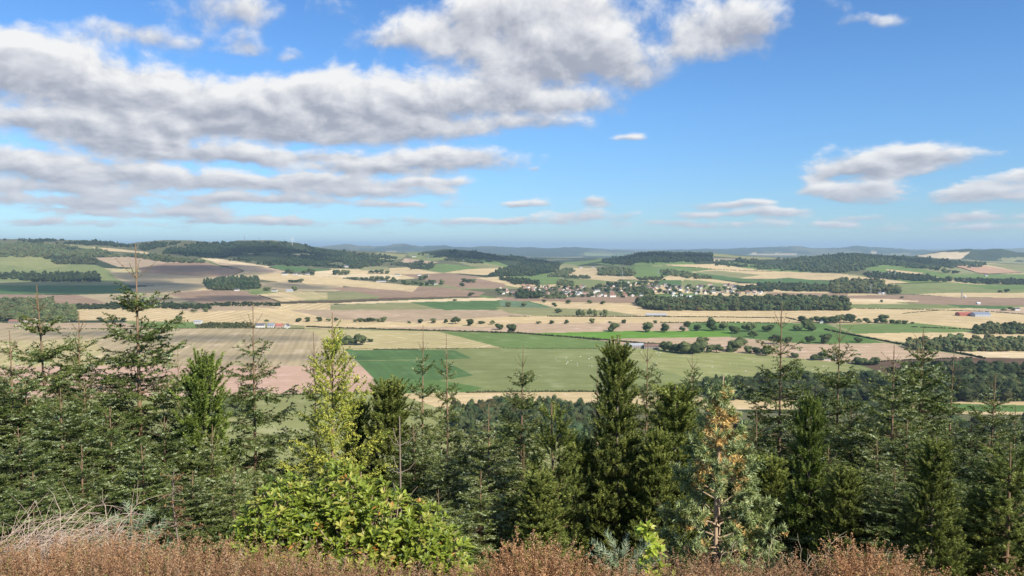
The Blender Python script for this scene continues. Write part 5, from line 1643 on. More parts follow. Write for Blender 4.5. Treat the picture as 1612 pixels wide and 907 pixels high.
def larch(seed, H=5.0):
    P = Plant(seed)
    rg = P.rg
    P.tube([(.03 * math.sin(q * 4), 0, H * q) for q in np.linspace(0, 1, 16)], .042, .005, 8, True)
    z = H
    for k in range(14):
        P.shoot((0, 0, H - .8 + k * .057), (0, 0, H - .8 + (k + 1) * .057), .018, 70, 0, 1.0)
    i = 0
    while z > .3:
        z -= rg.uniform(.03, .055)
        i += 1
        depth = H - z
        if depth < .45: continue
        az = i * 2.4 + rg.normal(0, .4)
        L = (.12 + .34 * depth ** .85) * rg.uniform(.5, 1.1)
        L = min(L, 1.25)
        el = np.interp(depth, [.4, 1.0, 2.2, 4], [.95, .75, .45, .15])
        e0 = np.array([math.cos(az), math.sin(az), 0])
        n = 7
        pts = [np.array([0, 0, z])]
        for q in range(n):
            e = el + .35 * (q / n) ** 2
            az += rg.normal(0, .06)
            pts.append(pts[-1] + np.array([math.cos(az) * math.cos(e), math.sin(az) * math.cos(e), math.sin(e)]) * L / n)
        pts = np.array(pts)
        P.tube(pts, .003 + .004 * L, .0015, 4)
        for q in range(n):
            P.shoot(pts[q], pts[q + 1], .028, 190, int(rg.choice(3, p=[.5, .35, .15])), 1.0)
        for w in range(int(L / .032)):
            t = rg.uniform(.12, 1)
            x = min(t * n, n - 1e-3)
            q = int(x)
            b = pts[q] + (pts[q + 1] - pts[q]) * (x - q)
            d = norm(norm(pts[q + 1] - pts[q]) * .8 + rg.normal(size=3) * .5 + np.array([0, 0, -.12]))
            P.shoot(b, b + d * rg.uniform(.08, .30) * (1.1 - t * .5), .028, 190, int(rg.choice(3, p=[.5, .35, .15])), 1.0)
    return P


def blue_pine(seed, H=2.9):
    """glaucous young pine whose inner needles have turned orange"""
    P = Plant(seed)
    rg = P.rg
    P.tube([(.04 * math.sin(q * 4), .02 * math.sin(q * 3), H * q) for q in np.linspace(0, 1, 14)], .036, .008, 8, True)
    P.shoot((0, 0, H - .34), (0, 0, H), .035, 280, 0, .5)
    for k in range(6):
        a = k * 1.05
        P.shoot((0, 0, H - .32), (.09 * math.cos(a), .09 * math.sin(a), H - .12), .05, 260, 0, .6)
    P.shoot((0, 0, H - 1.15), (0, 0, H - .40), .07, 240, 3, .8)
    P.shoot((0, 0, H - 1.0), (0, 0, H - .45), .07, 200, 3, .8)
    z = H - .34
    for i in range(11):
        depth = H - z
        nb = 6 if i < 6 else 7
        a0 = rg.uniform(0, 6.28)
        for k in range(nb):
            az = a0 + 6.28 * k / nb + rg.normal(0, .2)
            L = min(.98, .08 + .335 * depth) * rg.uniform(.8, 1.12)
            el = np.interp(i, [0, 2, 5, 10], [1.0, .7, .45, .05])
            e0 = np.array([math.cos(az), math.sin(az), 0])
            n = 6
            pts = [np.array([0, 0, z + rg.normal(0, .04)])]
            for q in range(n):
                e = el + .3 * (q / n) ** 2
                pts.append(pts[-1] + (e0 * math.cos(e) + np.array([rg.normal(0, .06), rg.normal(0, .06), math.sin(e)])) * L / n)
            pts = np.array(pts)
            P.tube(pts, .005 + .009 * L, .003, 5)
            for w in range(int(9 + 44 * L)):
                t = rg.uniform(.42 if i > 2 else .15, 1.0)
                x = min(t * n, n - 1e-3)
                q = int(x)
                b = pts[q] + (pts[q + 1] - pts[q]) * (x - q)
                d = norm(norm(pts[q + 1] - pts[q]) * .8 + rg.normal(size=3) * .55 + np.array([0, 0, .25]))
                inner = rg.random() < np.interp(t, [.3, .55, .75, 1], [.85, .6, .10, .015]) * (1.0 if i < 8 else .3) * (1.25 if 1 <= i < 5 else .45)
                col = 3 if inner and rg.random() < .8 else (4 if inner else int(rg.choice(3, p=[.5, .3, .2])))
                P.shoot(b, b + d * rg.uniform(.09, .16), .055, 230, col, .75)
        z -= rg.uniform(.19, .25)
    return P


BLUE_C = [(.28, .34, .135), (.38, .44, .205), (.24, .28, .085), (.72, .50, .19), (.52, .43, .19)]
PINE_C = [(.185, .225, .05), (.28, .31, .075), (.11, .14, .036)]
PINE_B = [(.145, .20, .036), (.22, .28, .06), (.085, .125, .028)]
LARCH_C = [(.34, .37, .06), (.46, .46, .09), (.23, .27, .055)]
KIT = {}
for k in (0, 1, 2, 6, 7): KIT['spruce%d' % k] = (7.0, spruce(2000 + k, droop=.05 * (k % 3), step0=.56 if k < 3 else .36).meshes(SPRUCE_C, .0070, M_NEED, M_STEM))
KIT['spruce3'] = (7.0, spruce(2010, droop=.22, slim=.9).meshes(SPRUCE_C, .0070, M_NEED, M_STEM))
KIT['spruce4'] = (7.0, spruce(2011, droop=.02, slim=.72).meshes(SPRUCE_L, .0070, M_NEED, M_STEM))
KIT['spruce5'] = (7.0, spruce(2012, droop=.10, slim=.95, step0=.5).meshes(SPRUCE_L, .0070, M_NEED, M_STEM))
KIT['pine0'] = (4.2, pine(2100, 4.2, .105, .040, 1200, upr=1.1, candle=.42, colw=(.5, .3, .2)).meshes(PINE_B, .0056, M_NEED, M_STEM2))
KIT['pine1'] = (5.2, pine(2101, 5.2, .145, .042, 2600, taper=1.0, colw=(.5, .3, .2), candle=.42).meshes(PINE_C, .0058, M_NEED, M_STEM2))
KIT['pine2'] = (4.4, pine(2102, 4.4, .16, .045, 1900, taper=.95, colw=(.5, .3, .2)).meshes(PINE_C, .0056, M_NEED, M_STEM2))
KIT['slender'] = (4.2, pine(2103, 4.2, .13, .048, 900, colw=(.45, .2, .35), bare_low=.0, gap=.2).meshes(PINE_C, .0056, M_NEED, M_STEM))
KIT['larch'] = (5.0, larch(2200).meshes(LARCH_C, .0085, M_NEED, M_STEM))
KIT['blue'] = (2.9, blue_pine(2300).meshes(BLUE_C, .0062, M_NEED, M_LIMB))
print('kits', round(time.time() - T0, 1), {k: len(v[1][0].polygons) for k, v in KIT.items()})

CONIFERS = [
    # kit, trunk x, top y (photo pixels), metres away, width, name, category, label
    ('spruce0', 8, 520, 11.5, 1.0, 'spruce', 'dark spruce cut off by the left edge of the picture'),
    ('spruce1', 58, 447, 13, .95, 'spruce', 'spruce with a bare leader and two-armed whorl near the left edge'),
    ('spruce5', 128, 490, 14, .95, 'spruce', 'bushy light-topped spruce between the left edge and the tallest spruce'),
    ('spruce2', 213, 383, 13, 1.0, 'spruce', 'tallest spruce at left whose leader reaches above the skyline'),
    ('spruce4', 282, 545, 17, .62, 'spruce', 'thin wispy spruce just left of the bright round pine'),
    ('pine0', 318, 551, 11.5, 1.15, 'pine', 'bright green pine with candle shoots against the red field'),
    ('spruce3', 400, 478, 12, .92, 'spruce', 'drooping silvery spruce right of the bright candle pine'),
    ('spruce4', 494, 522, 16, .75, 'spruce', 'slim spruce just behind the yellow-green larch'),
    ('larch', 522, 492, 11.5, .95, 'larch', 'feathery yellow-green larch above the rhododendron'),
    ('pine2', 562, 628, 13.5, .95, 'pine', 'small light pine right beside the yellow-green larch'),
    ('pine2', 613, 598, 13, 1.15, 'pine', 'dark pine behind the bare sapling stem'),
    ('spruce4', 665, 512, 13, .72, 'spruce', 'left one of the two slim spruces against the dark green field'),
    ('spruce4', 704, 524, 14.5, .72, 'spruce', 'right one of the two slim spruces against the dark green field'),
    ('spruce5', 772, 636, 10.5, 1.0, 'spruce', 'low open silvery spruce in front of the conifer plantation'),
    ('spruce1', 822, 543, 13, .75, 'spruce', 'spruce with an open top against the green pasture left of the slender pine'),
    ('slender', 872, 634, 9.5, 1.15, 'pine', 'slender dark pine with a brown trunk left of the big columnar pine'),
    ('spruce4', 938, 578, 16, .75, 'spruce', 'thin spruce directly left of the big columnar pine'),
    ('pine1', 972, 530, 10.8, 1.0, 'pine', 'big columnar dark pine with upright candles in the middle'),
    ('spruce5', 1018, 540, 14.5, .80, 'spruce', 'spruce directly right of the big columnar pine'),
    ('pine2', 1062, 606, 12, 1.35, 'pine', 'dark rounded pine left of the orange-needled pine'),
    ('spruce7', 1092, 557, 15, .75, 'spruce', 'flat-topped spruce above the dark rounded pine'),
    ('blue', 1136, 590, 8.3, .84, 'pine', 'blue-green young pine with orange inner needles'),
    ('spruce3', 1230, 476, 12.3, .95, 'spruce', 'tall drooping spruce with orange-brown leader right of the orange-needled pine'),
    ('pine0', 1276, 618, 9.5, .95, 'pine', 'olive green pine in front of the tall drooping spruce'),
    ('spruce1', 1326, 498, 13, .80, 'spruce', 'narrow spruce whose leader crosses the long tree belt'),
    ('spruce5', 1404, 543, 11.3, .95, 'spruce', 'silvery open spruce with a five-pronged top'),
    ('spruce6', 1460, 517, 13, .90, 'spruce', 'dense spruce right of the silvery five-pronged one'),
    ('spruce4', 1503, 548, 14.5, .80, 'spruce', 'thin spruce with long bare leader near the right edge'),
    ('spruce5', 1570, 588, 11, .90, 'spruce', 'silvery spruce with a forked leader near the right edge'),
    ('pine1', 1472, 688, 7.2, .95, 'pine', 'dark shaded pine low at the bottom right'),
    ('slender', 1590, 698, 7.6, 1.5, 'pine', 'dark thin pine at the bottom right edge'),
    # lower trees that close the gaps
    ('spruce6', 92, 612, 10.3, 1.1, 'spruce', 'broad dark spruce in the shade below the two-armed leader'), ('spruce7', 168, 640, 10.2, 1.05, 'spruce', 'broad dark spruce in the shade left of the tallest spruce trunk'),
    ('spruce7', 262, 655, 10.6, 1.05, 'spruce', 'broad dark spruce behind the dead brown sapling'), ('spruce6', 20, 672, 8.6, 1.0, 'spruce', 'low dark spruce behind the dry arching stems'), ('spruce5', 338, 668, 10.5, 1.0, 'spruce', 'silvery low spruce below the bright candle pine'),
    ('spruce6', 645, 668, 11.6, .95, 'spruce', 'low spruce behind the right half of the rhododendron'), ('spruce5', 705, 690, 11, .95, 'spruce', 'low silvery spruce right of the rhododendron top'), ('spruce3', 826, 700, 10.6, .9, 'spruce', 'low drooping spruce below the open-topped one'),
    ('spruce7', 590, 706, 13, .9, 'spruce', 'low spruce behind the middle of the rhododendron'), ('pine2', 910, 690, 11, 1.2, 'pine', 'low dark pine between the slender and the columnar pine'), ('pine1', 1035, 672, 10.4, 1.0, 'pine', 'low dark pine between the columnar and the orange-needled pine'),
    ('spruce3', 1190, 640, 12.0, .95, 'spruce', 'drooping spruce behind the right side of the orange-needled pine'), ('spruce6', 1262, 650, 12.6, 1.0, 'spruce', 'dark spruce behind the olive green pine'), ('spruce7', 1345, 640, 11.5, .95, 'spruce', 'dark spruce below the narrow leader spruce'),
    ('spruce5', 1378, 690, 9.6, .95, 'spruce', 'low silvery spruce left of the dark shaded pine'), ('spruce7', 1432, 660, 10.5, .95, 'spruce', 'dark spruce right behind the dark shaded pine'), ('spruce3', 1530, 655, 11.2, 1.0, 'spruce', 'drooping low spruce between the dark shaded pine and the right edge'),
    ('spruce0', 1604, 640, 12.5, 1.0, 'spruce', 'spruce cut off by the right edge of the picture'), ('spruce4', 446, 728, 14.5, .6, 'spruce', 'small slim spruce in the gap left of the larch'), ('spruce6', 872, 720, 13.5, .9, 'spruce', 'small spruce behind the slender brown-trunked pine'),
    ('spruce7', 955, 700, 14.5, 1.0, 'spruce', 'small spruce hidden behind the big columnar pine'), ('spruce6', 1110, 690, 13, 1.0, 'spruce', 'small spruce showing behind the orange-needled pine'), ('pine2', 1215, 720, 10.5, 1.2, 'pine', 'low dark pine right beside the orange-needled pine'),
    ('pine2', 1330, 735, 8.6, 1.1, 'pine', 'low dark pine right beside the olive green pine'), ('pine1', 945, 735, 12.0, .9, 'pine', 'low pine at the foot of the big columnar pine'), ('pine2', 1545, 770, 8.0, 1.1, 'pine', 'low dark pine between the two shaded pines at bottom right'),
    ('spruce7', 35, 600, 11.5, 1.1, 'spruce', 'second-row dark spruce at the left edge'), ('spruce6', 300, 628, 12.5, 1.1, 'spruce', 'second-row dark spruce under the bright candle pine'), ('spruce7', 130, 590, 12.0, 1.1, 'spruce', 'second-row dark spruce under the bushy light-topped one'),
    ('spruce6', 215, 700, 9.0, 1.05, 'spruce', 'low dark spruce at the foot of the tallest spruce'), ('spruce7', 55, 742, 7.6, 1.0, 'spruce', 'lowest dark spruce among the dry arching stems'), ('spruce3', 130, 700, 8.8, 1.0, 'spruce', 'low drooping dark spruce right of the dry arching stems'),
    ('spruce6', 305, 742, 8.4, .95, 'spruce', 'low dark spruce beside the dead brown sapling'), ('spruce5', 368, 735, 8.6, .9, 'spruce', 'low silvery spruce at the left side of the rhododendron'), ('spruce6', 560, 690, 15, .7, 'spruce', 'dark spruce in the second row behind the larch'),
    ('spruce6', 745, 662, 14, .95, 'spruce', 'second-row spruce in front of the dark plantation'), ('spruce7', 800, 655, 13.5, .9, 'spruce', 'second-row spruce beside the open-topped one'), ('pine2', 850, 745, 8.8, 1.2, 'pine', 'low dark pine at the foot of the slender brown trunk'),
    ('pine1', 1005, 750, 12.4, .95, 'pine', 'low dark pine behind and right of the big columnar pine'), ('pine2', 1080, 760, 10.5, 1.0, 'pine', 'low dark pine at the left foot of the orange-needled pine'), ('spruce7', 1300, 700, 9.6, 1.0, 'spruce', 'low dark spruce right of the olive green pine'),
    ('spruce7', 1405, 735, 8.4, 1.0, 'spruce', 'low dark spruce left below the dark shaded pine'), ('spruce6', 1500, 735, 8.8, 1.0, 'spruce', 'low dark spruce right below the dark shaded pine'), ('spruce7', 1560, 690, 9.8, 1.05, 'spruce', 'low dark spruce under the forked silvery one'),
    ('spruce6', 1190, 740, 10.8, 1.0, 'spruce', 'lowest dark spruce right of the orange-needled pine'), ('pine1', 1245, 760, 10.8, .9, 'pine', 'low dark pine left behind the olive green pine'), ('spruce3', 690, 770, 8.6, .95, 'spruce', 'lowest drooping spruce behind the right end of the rhododendron'),
    ('spruce5', 760, 740, 9.2, .9, 'spruce', 'low silvery spruce right beside the rhododendron'),
]


def place_conifer(kit, px, top, Y, wide, name, label, rg):
    H0, (nm, tm, bmh) = KIT[kit]
    zt = float(z_at(top, Y))
    dep = Y * CP - zt * SP
    X = (px - 806) / F * dep
    zb = float(terrain_z(X, Y)) - .08
    h = zt - zb
    o = empty(name + '_tree', (X, Y, zb), rg.uniform(0, 6.28))
    s = h / H0
    sw = s * wide * (1.38 if kit.startswith('spruce') else 1.1) * (1.0 if s > .75 else (.75 / s) ** .5)
    for nme, me in (('trunk', tm), ('branches', bmh), ('crown', nm)):
        c = add_obj(nme, me, o)
        c.scale = (sw, sw, s)
    return tag(o, label, name + ' tree', 'young conifers on the slope')


rgc = rnd(77)
for kit, px, top, Y, wd, nm, lab in CONIFERS:
    place_conifer(kit, px, top, Y, wd, nm, lab, rgc)
for i, (px, top, Y) in enumerate([(1690, 560, 11), (1760, 650, 9), (1800, 520, 13), (1880, 600, 10.5), (1980, 560, 12), (2080, 640, 10), (1660, 720, 8.4), (-70, 500, 12), (-150, 600, 9.5), (-230, 520, 12), (-330, 580, 10.5), (-430, 540, 12), (-60, 690, 8.4)]):
    place_conifer(('spruce0', 'spruce6', 'spruce5', 'spruce7')[i % 4], px, top, Y, 1.0, 'spruce', 'young spruce on the slope beyond the edge of the picture', rgc)
print('conifers', round(time.time() - T0, 1))

# ------------------------------------------------------------------ heather, shrubs and stems on the hilltop
def merge(parts):
    Vs, Fs, Cs, k = [], [], [], 0
    for V, Fc, C in parts:
        Vs.append(V); Fs.append(Fc + k); Cs.append(C)
        k += len(V)
    return np.concatenate(Vs), np.concatenate(Fs), np.concatenate(Cs)


M_HEATH = tint_mat('heather', .8, .1, .15)
HEATH = [(.38, .215, .115), (.43, .265, .145), (.30, .165, .09), (.48, .34, .21), (.26, .23, .085)]


def heather_tuft(seed):
    rg = rnd(seed)
    Vs, Cs = [], []
    for i in range(34):
        a, q = rg.uniform(0, 6.28), math.sqrt(rg.random()) * .11
        h = rg.uniform(.20, .36)
        p0 = np.array([math.cos(a) * q * .7, math.sin(a) * q * .7, .02])
        lean = np.array([math.cos(a) * q * rg.uniform(.5, 1.6), math.sin(a) * q * rg.uniform(.5, 1.6), h])
        m = int(80)
        t = rg.uniform(.25, 1, m)[:, None]
        c = p0 + lean * t + np.array([0, 0, -.02]) * t * t
        d = norm(rg.normal(size=(m, 3)) * .75 + np.array([0, 0, .75]) + lean * .6)
        ln = rg.uniform(.006, .014, (m, 1)) * (1.25 - .5 * t)
        w = norm(np.cross(d, rg.normal(size=(m, 3)))) * .0024
        c = c + rg.normal(size=(m, 3)) * .004
        Vs.append(np.stack([c - w, c + w, c + d * ln], 1).reshape(-1, 3))
        col = np.array(HEATH)[int(rg.choice(5, p=[.34, .27, .2, .12, .07]))]
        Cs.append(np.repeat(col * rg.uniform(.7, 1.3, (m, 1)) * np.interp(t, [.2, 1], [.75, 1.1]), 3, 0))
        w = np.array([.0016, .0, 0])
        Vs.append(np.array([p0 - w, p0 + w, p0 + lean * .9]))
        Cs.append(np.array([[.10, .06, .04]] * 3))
    V, C = np.concatenate(Vs), np.concatenate(Cs)
    return V, np.arange(len(V)).reshape(-1, 3), C


def edge_y(x):
    """how far the heather reaches before the slope drops"""
    return 3.86 + .10 * math.sin(x * 2.1) + .07 * math.sin(x * 5.3 + 1) - .06 * x


def build_heather():
    TP = [heather_tuft(3000 + k) for k in range(7)]
    rg = rnd(5)
    out = []
    step = .115
    for yi in np.arange(1.9, 4.6, step):
        for xi in np.arange(-4.6, 4.6, step):
            x, y = xi + rg.uniform(-.06, .06), yi + rg.uniform(-.06, .06)
            if y > edge_y(x) + rg.normal(0, .05): continue
            if abs(x) > y * .80 + 1.3: continue
            n = float(fbm(np.array([x * 1.3]), np.array([y * 1.3]), 3, 3)[0])
            if n < .33: continue
            if x > 1.5 and rg.random() < .25: continue
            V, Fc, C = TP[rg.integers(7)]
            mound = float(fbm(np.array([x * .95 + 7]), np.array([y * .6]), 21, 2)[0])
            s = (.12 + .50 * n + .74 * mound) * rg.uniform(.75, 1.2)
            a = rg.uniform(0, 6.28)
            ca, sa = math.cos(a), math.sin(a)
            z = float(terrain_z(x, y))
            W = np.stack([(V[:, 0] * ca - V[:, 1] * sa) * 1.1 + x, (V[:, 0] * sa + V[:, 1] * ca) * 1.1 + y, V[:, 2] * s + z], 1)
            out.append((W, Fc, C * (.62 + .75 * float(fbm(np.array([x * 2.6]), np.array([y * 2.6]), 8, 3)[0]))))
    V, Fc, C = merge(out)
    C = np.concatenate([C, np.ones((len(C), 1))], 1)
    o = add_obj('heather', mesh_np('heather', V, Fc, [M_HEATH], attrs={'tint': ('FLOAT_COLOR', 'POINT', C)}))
    tag(o, 'rusty brown faded heather covering the hilltop along the bottom', 'heather', kind='stuff')
    return TP


TUFTS = build_heather()
print('heather', round(time.time() - T0, 1))


def heather_bush(px, py, Y, size, label):
    z = float(z_at(py, Y))
    x = (px - 806) / F * Y
    zg = float(terrain_z(x, Y))
    rg = rnd(int(px))
    out = []
    for k in range(16):
        V, Fc, C = TUFTS[k % 7]
        a, q = rg.uniform(0, 6.28), math.sqrt(rg.random()) * size
        s = (z - zg) / .34 * (1 - .35 * (q / size) ** 2) * rg.uniform(.85, 1.05)
        out.append((np.stack([V[:, 0] * 1.2 + math.cos(a) * q, V[:, 1] * 1.2 + math.sin(a) * q, V[:, 2] * s], 1), Fc, C * np.array([1.15, 1.1, 1.0])))
    V, Fc, C = merge(out)
    C = np.concatenate([C, np.ones((len(C), 1))], 1)
    o = add_obj('heather_bush', mesh_np('heather_bush', V, Fc, [M_HEATH], attrs={'tint': ('FLOAT_COLOR', 'POINT', C)}), None, (x, Y, zg))
    tag(o, label, 'heather bush')


heather_bush(1392, 866, 3.75, .17, 'taller orange-brown heather bush standing above the grass at bottom right')
heather_bush(845, 852, 3.8, .15, 'taller heather bush standing above the band right of the rhododendron')

# rhododendron: rosettes of long leaves over a dome of stems
M_RHOD = tint_mat('glossy_leaf', .42, .4, .35)
RH_C = [(.25, .33, .042), (.36, .43, .062), (.10, .16, .028), (.50, .49, .11), (.58, .30, .07)]


def leaf_rosettes(centres, dirs, rg, size, cols, pcol, nleaf=9):
    """every leaf is a folded six-point blade"""
    Vs, Fs, Cs, k = [], [], [], 0
    for c, d in zip(centres, dirs):
        d = norm(d)
        u = norm(np.cross(d, rg.normal(size=3)))
        v = np.cross(d, u)
        col0 = int(rg.choice(len(cols), p=pcol))
        for i in range(nleaf):
            a = 2.4 * i
            tilt = rg.uniform(.35, 1.15)
            ax = norm((u * math.cos(a) + v * math.sin(a)) * math.sin(tilt) * 1.1 + d * math.cos(tilt))
            sd = norm(np.cross(ax, d))
            up = np.cross(sd, ax)
            L = size * rg.uniform(.5, 1.25)
            w = L * .145
            sag = -.16 * L * d
            P = np.array([c + ax * .012, c + ax * L * .35 + sd * w + up * w * .3, c + ax * L * .35 - sd * w + up * w * .3, c + ax * L * .7 + sd * w * .9 + up * w * .3 + sag * .4,
                          c + ax * L * .7 - sd * w * .9 + up * w * .3 + sag * .4, c + ax * L + sag, c + ax * L * .35, c + ax * L * .7 + sag * .4])
            Vs.append(P)
            Fs.append(np.array([(0, 1, 6), (0, 6, 2), (1, 3, 6), (3, 7, 6), (6, 7, 2), (7, 4, 2), (3, 5, 7), (7, 5, 4)]) + k)
            k += 8
            col = np.array(cols[col0 if rg.random() < .7 else int(rg.choice(len(cols), p=pcol))]) * rg.uniform(.75, 1.25)
            Cs.append(np.repeat(col[None], 8, 0))
    return np.concatenate(Vs), np.concatenate(Fs), np.concatenate(Cs)


def rhododendron():
    rg = rnd(808)
    Y0 = 6.2
    cx = (546 - 806) / F * Y0
    zg = float(terrain_z(cx, Y0)) - .05
    o = empty('rhododendron', (cx, Y0, zg))
    # outline of the bush: dome centres relative to the base (x, y, z, rx, ry, rz)
    k = Y0 / F
    def dome(px, ptop, rx, ry):
        top = float(z_at(ptop, Y0)) - zg
        return ((px - 555) * k, rg.uniform(-.1, .15), top * .45, rx * k, ry * k * 1.1, top * .55)
    D = [dome(452, 752, 62, 70), dome(408, 792, 40, 60), dome(545, 732, 58, 75), dome(497, 772, 52, 70), dome(608, 764, 60, 70), dome(668, 792, 52, 60), dome(716, 830, 32, 45), dome(575, 806, 66, 80), dome(455, 826, 56, 85)]
    cen, drs = [], []
    for (x, y, z, rx, ry, rz), n in zip(D, (290, 170, 320, 240, 300, 230, 100, 170, 150)):
        for i in range(n):
            d = norm(rg.normal(size=3) * np.array([1, 1, 1]))
            if d[2] < -.35: d[2] *= -1
            if d[1] > .3 and rg.random() < .6: d[1] *= -1
            q = rg.uniform(.80, 1.04)
            cen.append(np.array([x, y, z]) + d * np.array([rx, ry, rz]) * q)
            drs.append(d * .7 + np.array([0, -.15, .75]))
    V, Fc, C = leaf_rosettes(cen, drs, rg, .072, RH_C, [.36, .34, .15, .135, .015], 8)
    C = np.concatenate([C, np.ones((len(C), 1))], 1)
    add_obj('leaves', mesh_np('leaves', V, Fc, [M_RHOD], attrs={'tint': ('FLOAT_COLOR', 'POINT', C)}), o)
    P = Plant(809)
    for c in cen[::5]:
        b = np.array([rg.normal(0, .16) + (-.3 if c[0] < -.2 else .15), rg.normal(0, .1), 0])
        m1 = b + (c - b) * .4 + np.array([0, 0, .06])
        P.tube([b, m1, b + (c - b) * .75, c], .014, .004, 5)
    add_obj('branches', mesh_np('branches', np.concatenate(P.bv), np.concatenate(P.bf), [M_LIMB], smooth=True), o)
    tag(o, 'broad bright green rhododendron bush behind the heather left of centre', 'rhododendron')


rhododendron()


def leafy_sapling(px, top, Y, label, hgt_n=34):
    rg = rnd(int(px))
    x = (px - 806) / F * Y
    zg = float(terrain_z(x, Y)) - .05
    h = float(z_at(top, Y)) - zg
    o = empty('rhododendron_sapling', (x, Y, zg))
    cen, drs = [], []
    for i in range(hgt_n):
        t = (i + .5) / hgt_n
        a = rg.uniform(0, 6.28)
        q = .13 * (1.1 - t)
        cen.append(np.array([math.cos(a) * q, math.sin(a) * q, h * (.25 + .7 * t)]))
        drs.append(np.array([math.cos(a) * .6, math.sin(a) * .6 - .2, .8]))
    V, Fc, C = leaf_rosettes(cen, drs, rg, .070, RH_C, [.25, .45, .05, .25, 0], 8)
    C = np.concatenate([C * 1.1, np.ones((len(C), 1))], 1)
    add_obj('leaves', mesh_np('leaves', V, Fc, [M_RHOD], attrs={'tint': ('FLOAT_COLOR', 'POINT', C)}), o)
    P = Plant(3)
    P.tube([(0, 0, 0), (.01, 0, h * .5), (0, .01, h * 1.04)], .008, .003, 6)
    for c in cen[::2]:
        P.tube([(0, 0, c[2] * .7), c * np.array([.6, .6, .9]), c], .004, .002, 4)
    add_obj('stem', mesh_np('stem', np.concatenate(P.bv), np.concatenate(P.bf), [M_STEM2], smooth=True), o)
    tag(o, label, 'sapling')


leafy_sapling(1022, 822, 4.5, 'small bright green leafy sapling at the foot of the columnar pine')


def seedling_pine(px, top, Y, label):
    P = Plant(int(px))
    rg = P.rg
    x = (px - 806) / F * Y
    zg = float(terrain_z(x, Y)) - .03
    H = float(z_at(top, Y)) - zg
    P.tube([(0, 0, 0), (.01, 0, H * .5), (0, 0, H)], .008, .004, 6, True)
    P.shoot((0, 0, H * .75), (0, 0, H), .042, 420, 0, .6)
    for i in range(16):
        a = i * 2.4
        z = H * (.30 + .5 * i / 16)
        L = .18 * (1.15 - .5 * i / 16)
        d = np.array([math.cos(a), math.sin(a), .55])
        p = np.array([0, 0, z])
        P.tube([p, p + d * L * .5, p + d * L], .003, .002, 4)
        P.shoot(p + d * L * .35, p + d * L * 1.15 + np.array([0, 0, .04]), .042, 420, int(rg.integers(2)), .65)
    nm, tm, bmh = P.meshes([(.24, .30, .17), (.31, .36, .23)], .0024, M_NEED, M_STEM)
    o = empty('pine_seedling', (x, Y, zg))
    add_obj('stem', tm, o); add_obj('branches', bmh, o); add_obj('crown', nm, o)
    tag(o, label, 'pine seedling')


seedling_pine(195, 796, 4.6, 'little blue-green pine seedling at the edge of the heather')
seedling_pine(985, 860, 4.4, 'tiny blue-green pine seedling beside the leafy sapling')


def dead_sapling(px, top, Y, label):
    P = Plant(int(px))
    rg = P.rg
    x = (px - 806) / F * Y
    zg = float(terrain_z(x, Y)) - .05
    H = float(z_at(top, Y)) - zg
    P.tube([(0, 0, 0), (.03, 0, H * .4), (-.01, .01, H * .75), (.01, 0, H)], .010, .003, 6, True)
    for i in range(46):
        z = H * rg.uniform(.22, .95)
        a = rg.uniform(0, 6.28)
        L = rg.uniform(.07, .20) * (1.2 - z / H * .6)
        p = np.array([0, 0, z])
        d = np.array([math.cos(a), math.sin(a), rg.uniform(-.1, .7)])
        P.tube([p, p + d * L * .6, p + d * L + np.array([0, 0, -.02])], .003, .001, 4)
        P.shoot(p + d * L * .2, p + d * L, .026, 150, int(rg.integers(3)), 1.0)
    nm, tm, bmh = P.meshes([(.20, .11, .045), (.28, .17, .07), (.13, .08, .04)], .0045, M_NEED, M_STEM2)
    o = empty('dead_sapling', (x, Y, zg))
    add_obj('trunk', tm, o); add_obj('branches', bmh, o); add_obj('foliage', nm, o)
    tag(o, label, 'dead sapling')


dead_sapling(264, 738, 5.2, 'dead brown sapling in front of the dark left spruces')


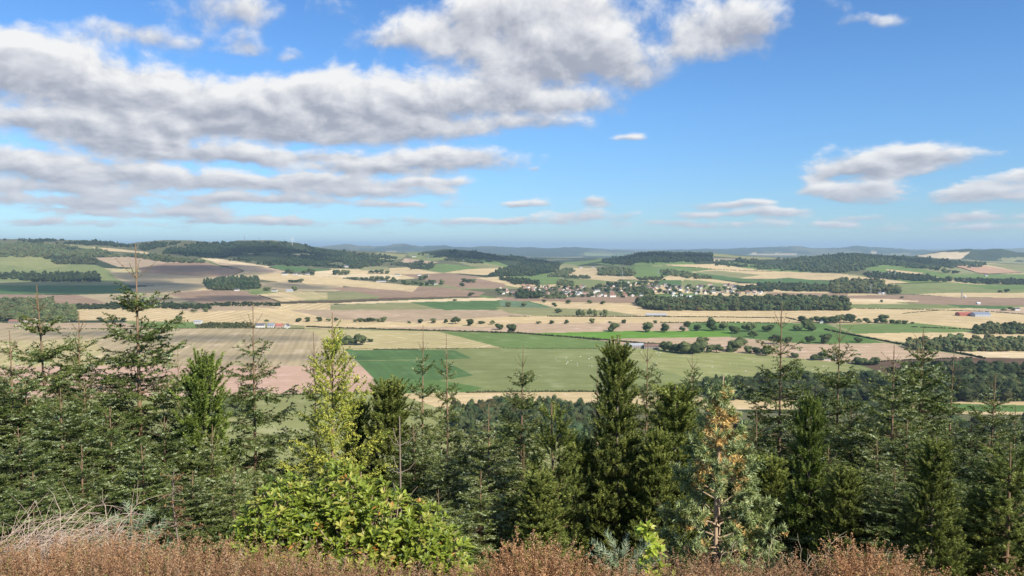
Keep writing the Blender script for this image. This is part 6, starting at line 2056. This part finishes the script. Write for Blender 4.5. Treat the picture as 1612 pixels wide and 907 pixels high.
def bare_stem(px, top, Y, r, label, arms=0):
    P = Plant(int(px))
    rg = P.rg
    zt = float(z_at(top, Y))
    x = (px - 806) / F * Y
    zg = float(terrain_z(x, Y)) - .05
    H = zt - zg
    P.tube([(0, 0, 0), (.01, 0, H * .5), (0, 0, H)], r, r * .35, 6, True)
    for i in range(arms):
        z = H * (.86 - .13 * (i // 3))
        a = i * 2.1
        d = np.array([math.cos(a), math.sin(a), .45])
        P.tube([(0, 0, z), np.array([0, 0, z]) + d * .12, np.array([0, 0, z]) + d * .22 + np.array([0, 0, .08])], r * .35, r * .15, 4)
    o = empty('bare_sapling', (x, Y, zg))
    add_obj('trunk', mesh_np('trunk', np.concatenate(P.tv), np.concatenate(P.tf), [M_STEM2], smooth=True), o)
    if P.bv:
        add_obj('branches', mesh_np('branches', np.concatenate(P.bv), np.concatenate(P.bf), [M_STEM2], smooth=True), o)
    tag(o, label, 'sapling')


bare_stem(627, 655, 9.5, .022, 'bare needleless sapling stem in front of the dark pine', 9)

# dry arching stems at the left, dry grass at the bottom right
def arching(label, name, cx, cy, Y0, n, spread, hmin, hmax, r, seed, col_mat, bend):
    P = Plant(seed)
    rg = P.rg
    x0 = (cx - 806) / F * Y0
    zg = float(terrain_z(x0, Y0))
    for i in range(n):
        a = rg.normal(bend, .7)
        b = np.array([rg.normal(0, spread), rg.normal(0, .22), .0])
        L = rg.uniform(hmin, hmax)
        e = rg.uniform(.95, 1.5)
        p, pts = b, [b]
        dirv = np.array([math.cos(a), math.sin(a) * .6, 0])
        m = 9
        curl = rg.uniform(1.4, 3.2)
        for q in range(m):
            ee = e - curl * (q / m) ** 1.3
            p = p + (dirv * math.cos(ee) + np.array([rg.normal(0, .13), rg.normal(0, .13), math.sin(ee) + rg.normal(0, .06)])) * L / m
            pts.append(p)
        P.tube(pts, r, r * .35, 4)
        for w in range(int(rg.integers(2, 7))):
            q = int(rg.integers(2, m))
            d = norm(norm(pts[q] - pts[q - 1]) + rg.normal(size=3) * .6)
            l2 = L * rg.uniform(.12, .3)
            P.tube([pts[q], pts[q] + d * l2 * .5, pts[q] + d * l2 + np.array([0, 0, -.1 * l2])], r * .5, r * .25, 3)
    me = mesh_np(name, np.concatenate(P.bv), np.concatenate(P.bf), [col_mat], smooth=True)
    o = add_obj(name, me, None, (x0, Y0, zg))
    return o


M_DRY = simple_mat('dry_stem', (.47, .36, .28), .9, .35, 12.0)
M_GRASS = simple_mat('dry_grass', (.50, .41, .26), .9, .3, 12.0)
tag(arching('', 'dry_bramble', 8, 880, 4.1, 210, .17, .34, .72, .0026, 41, M_DRY, .9), 'pale tangle of dry arching stems at the left edge above the heather', 'dry bush')
tag(arching('', 'dry_grass', 1300, 880, 3.95, 75, .30, .14, .42, .0016, 43, M_GRASS, 1.0), 'dry bleached grass stalks in the heather at bottom right', 'grass', kind='stuff')
print('foreground', round(time.time() - T0, 1))
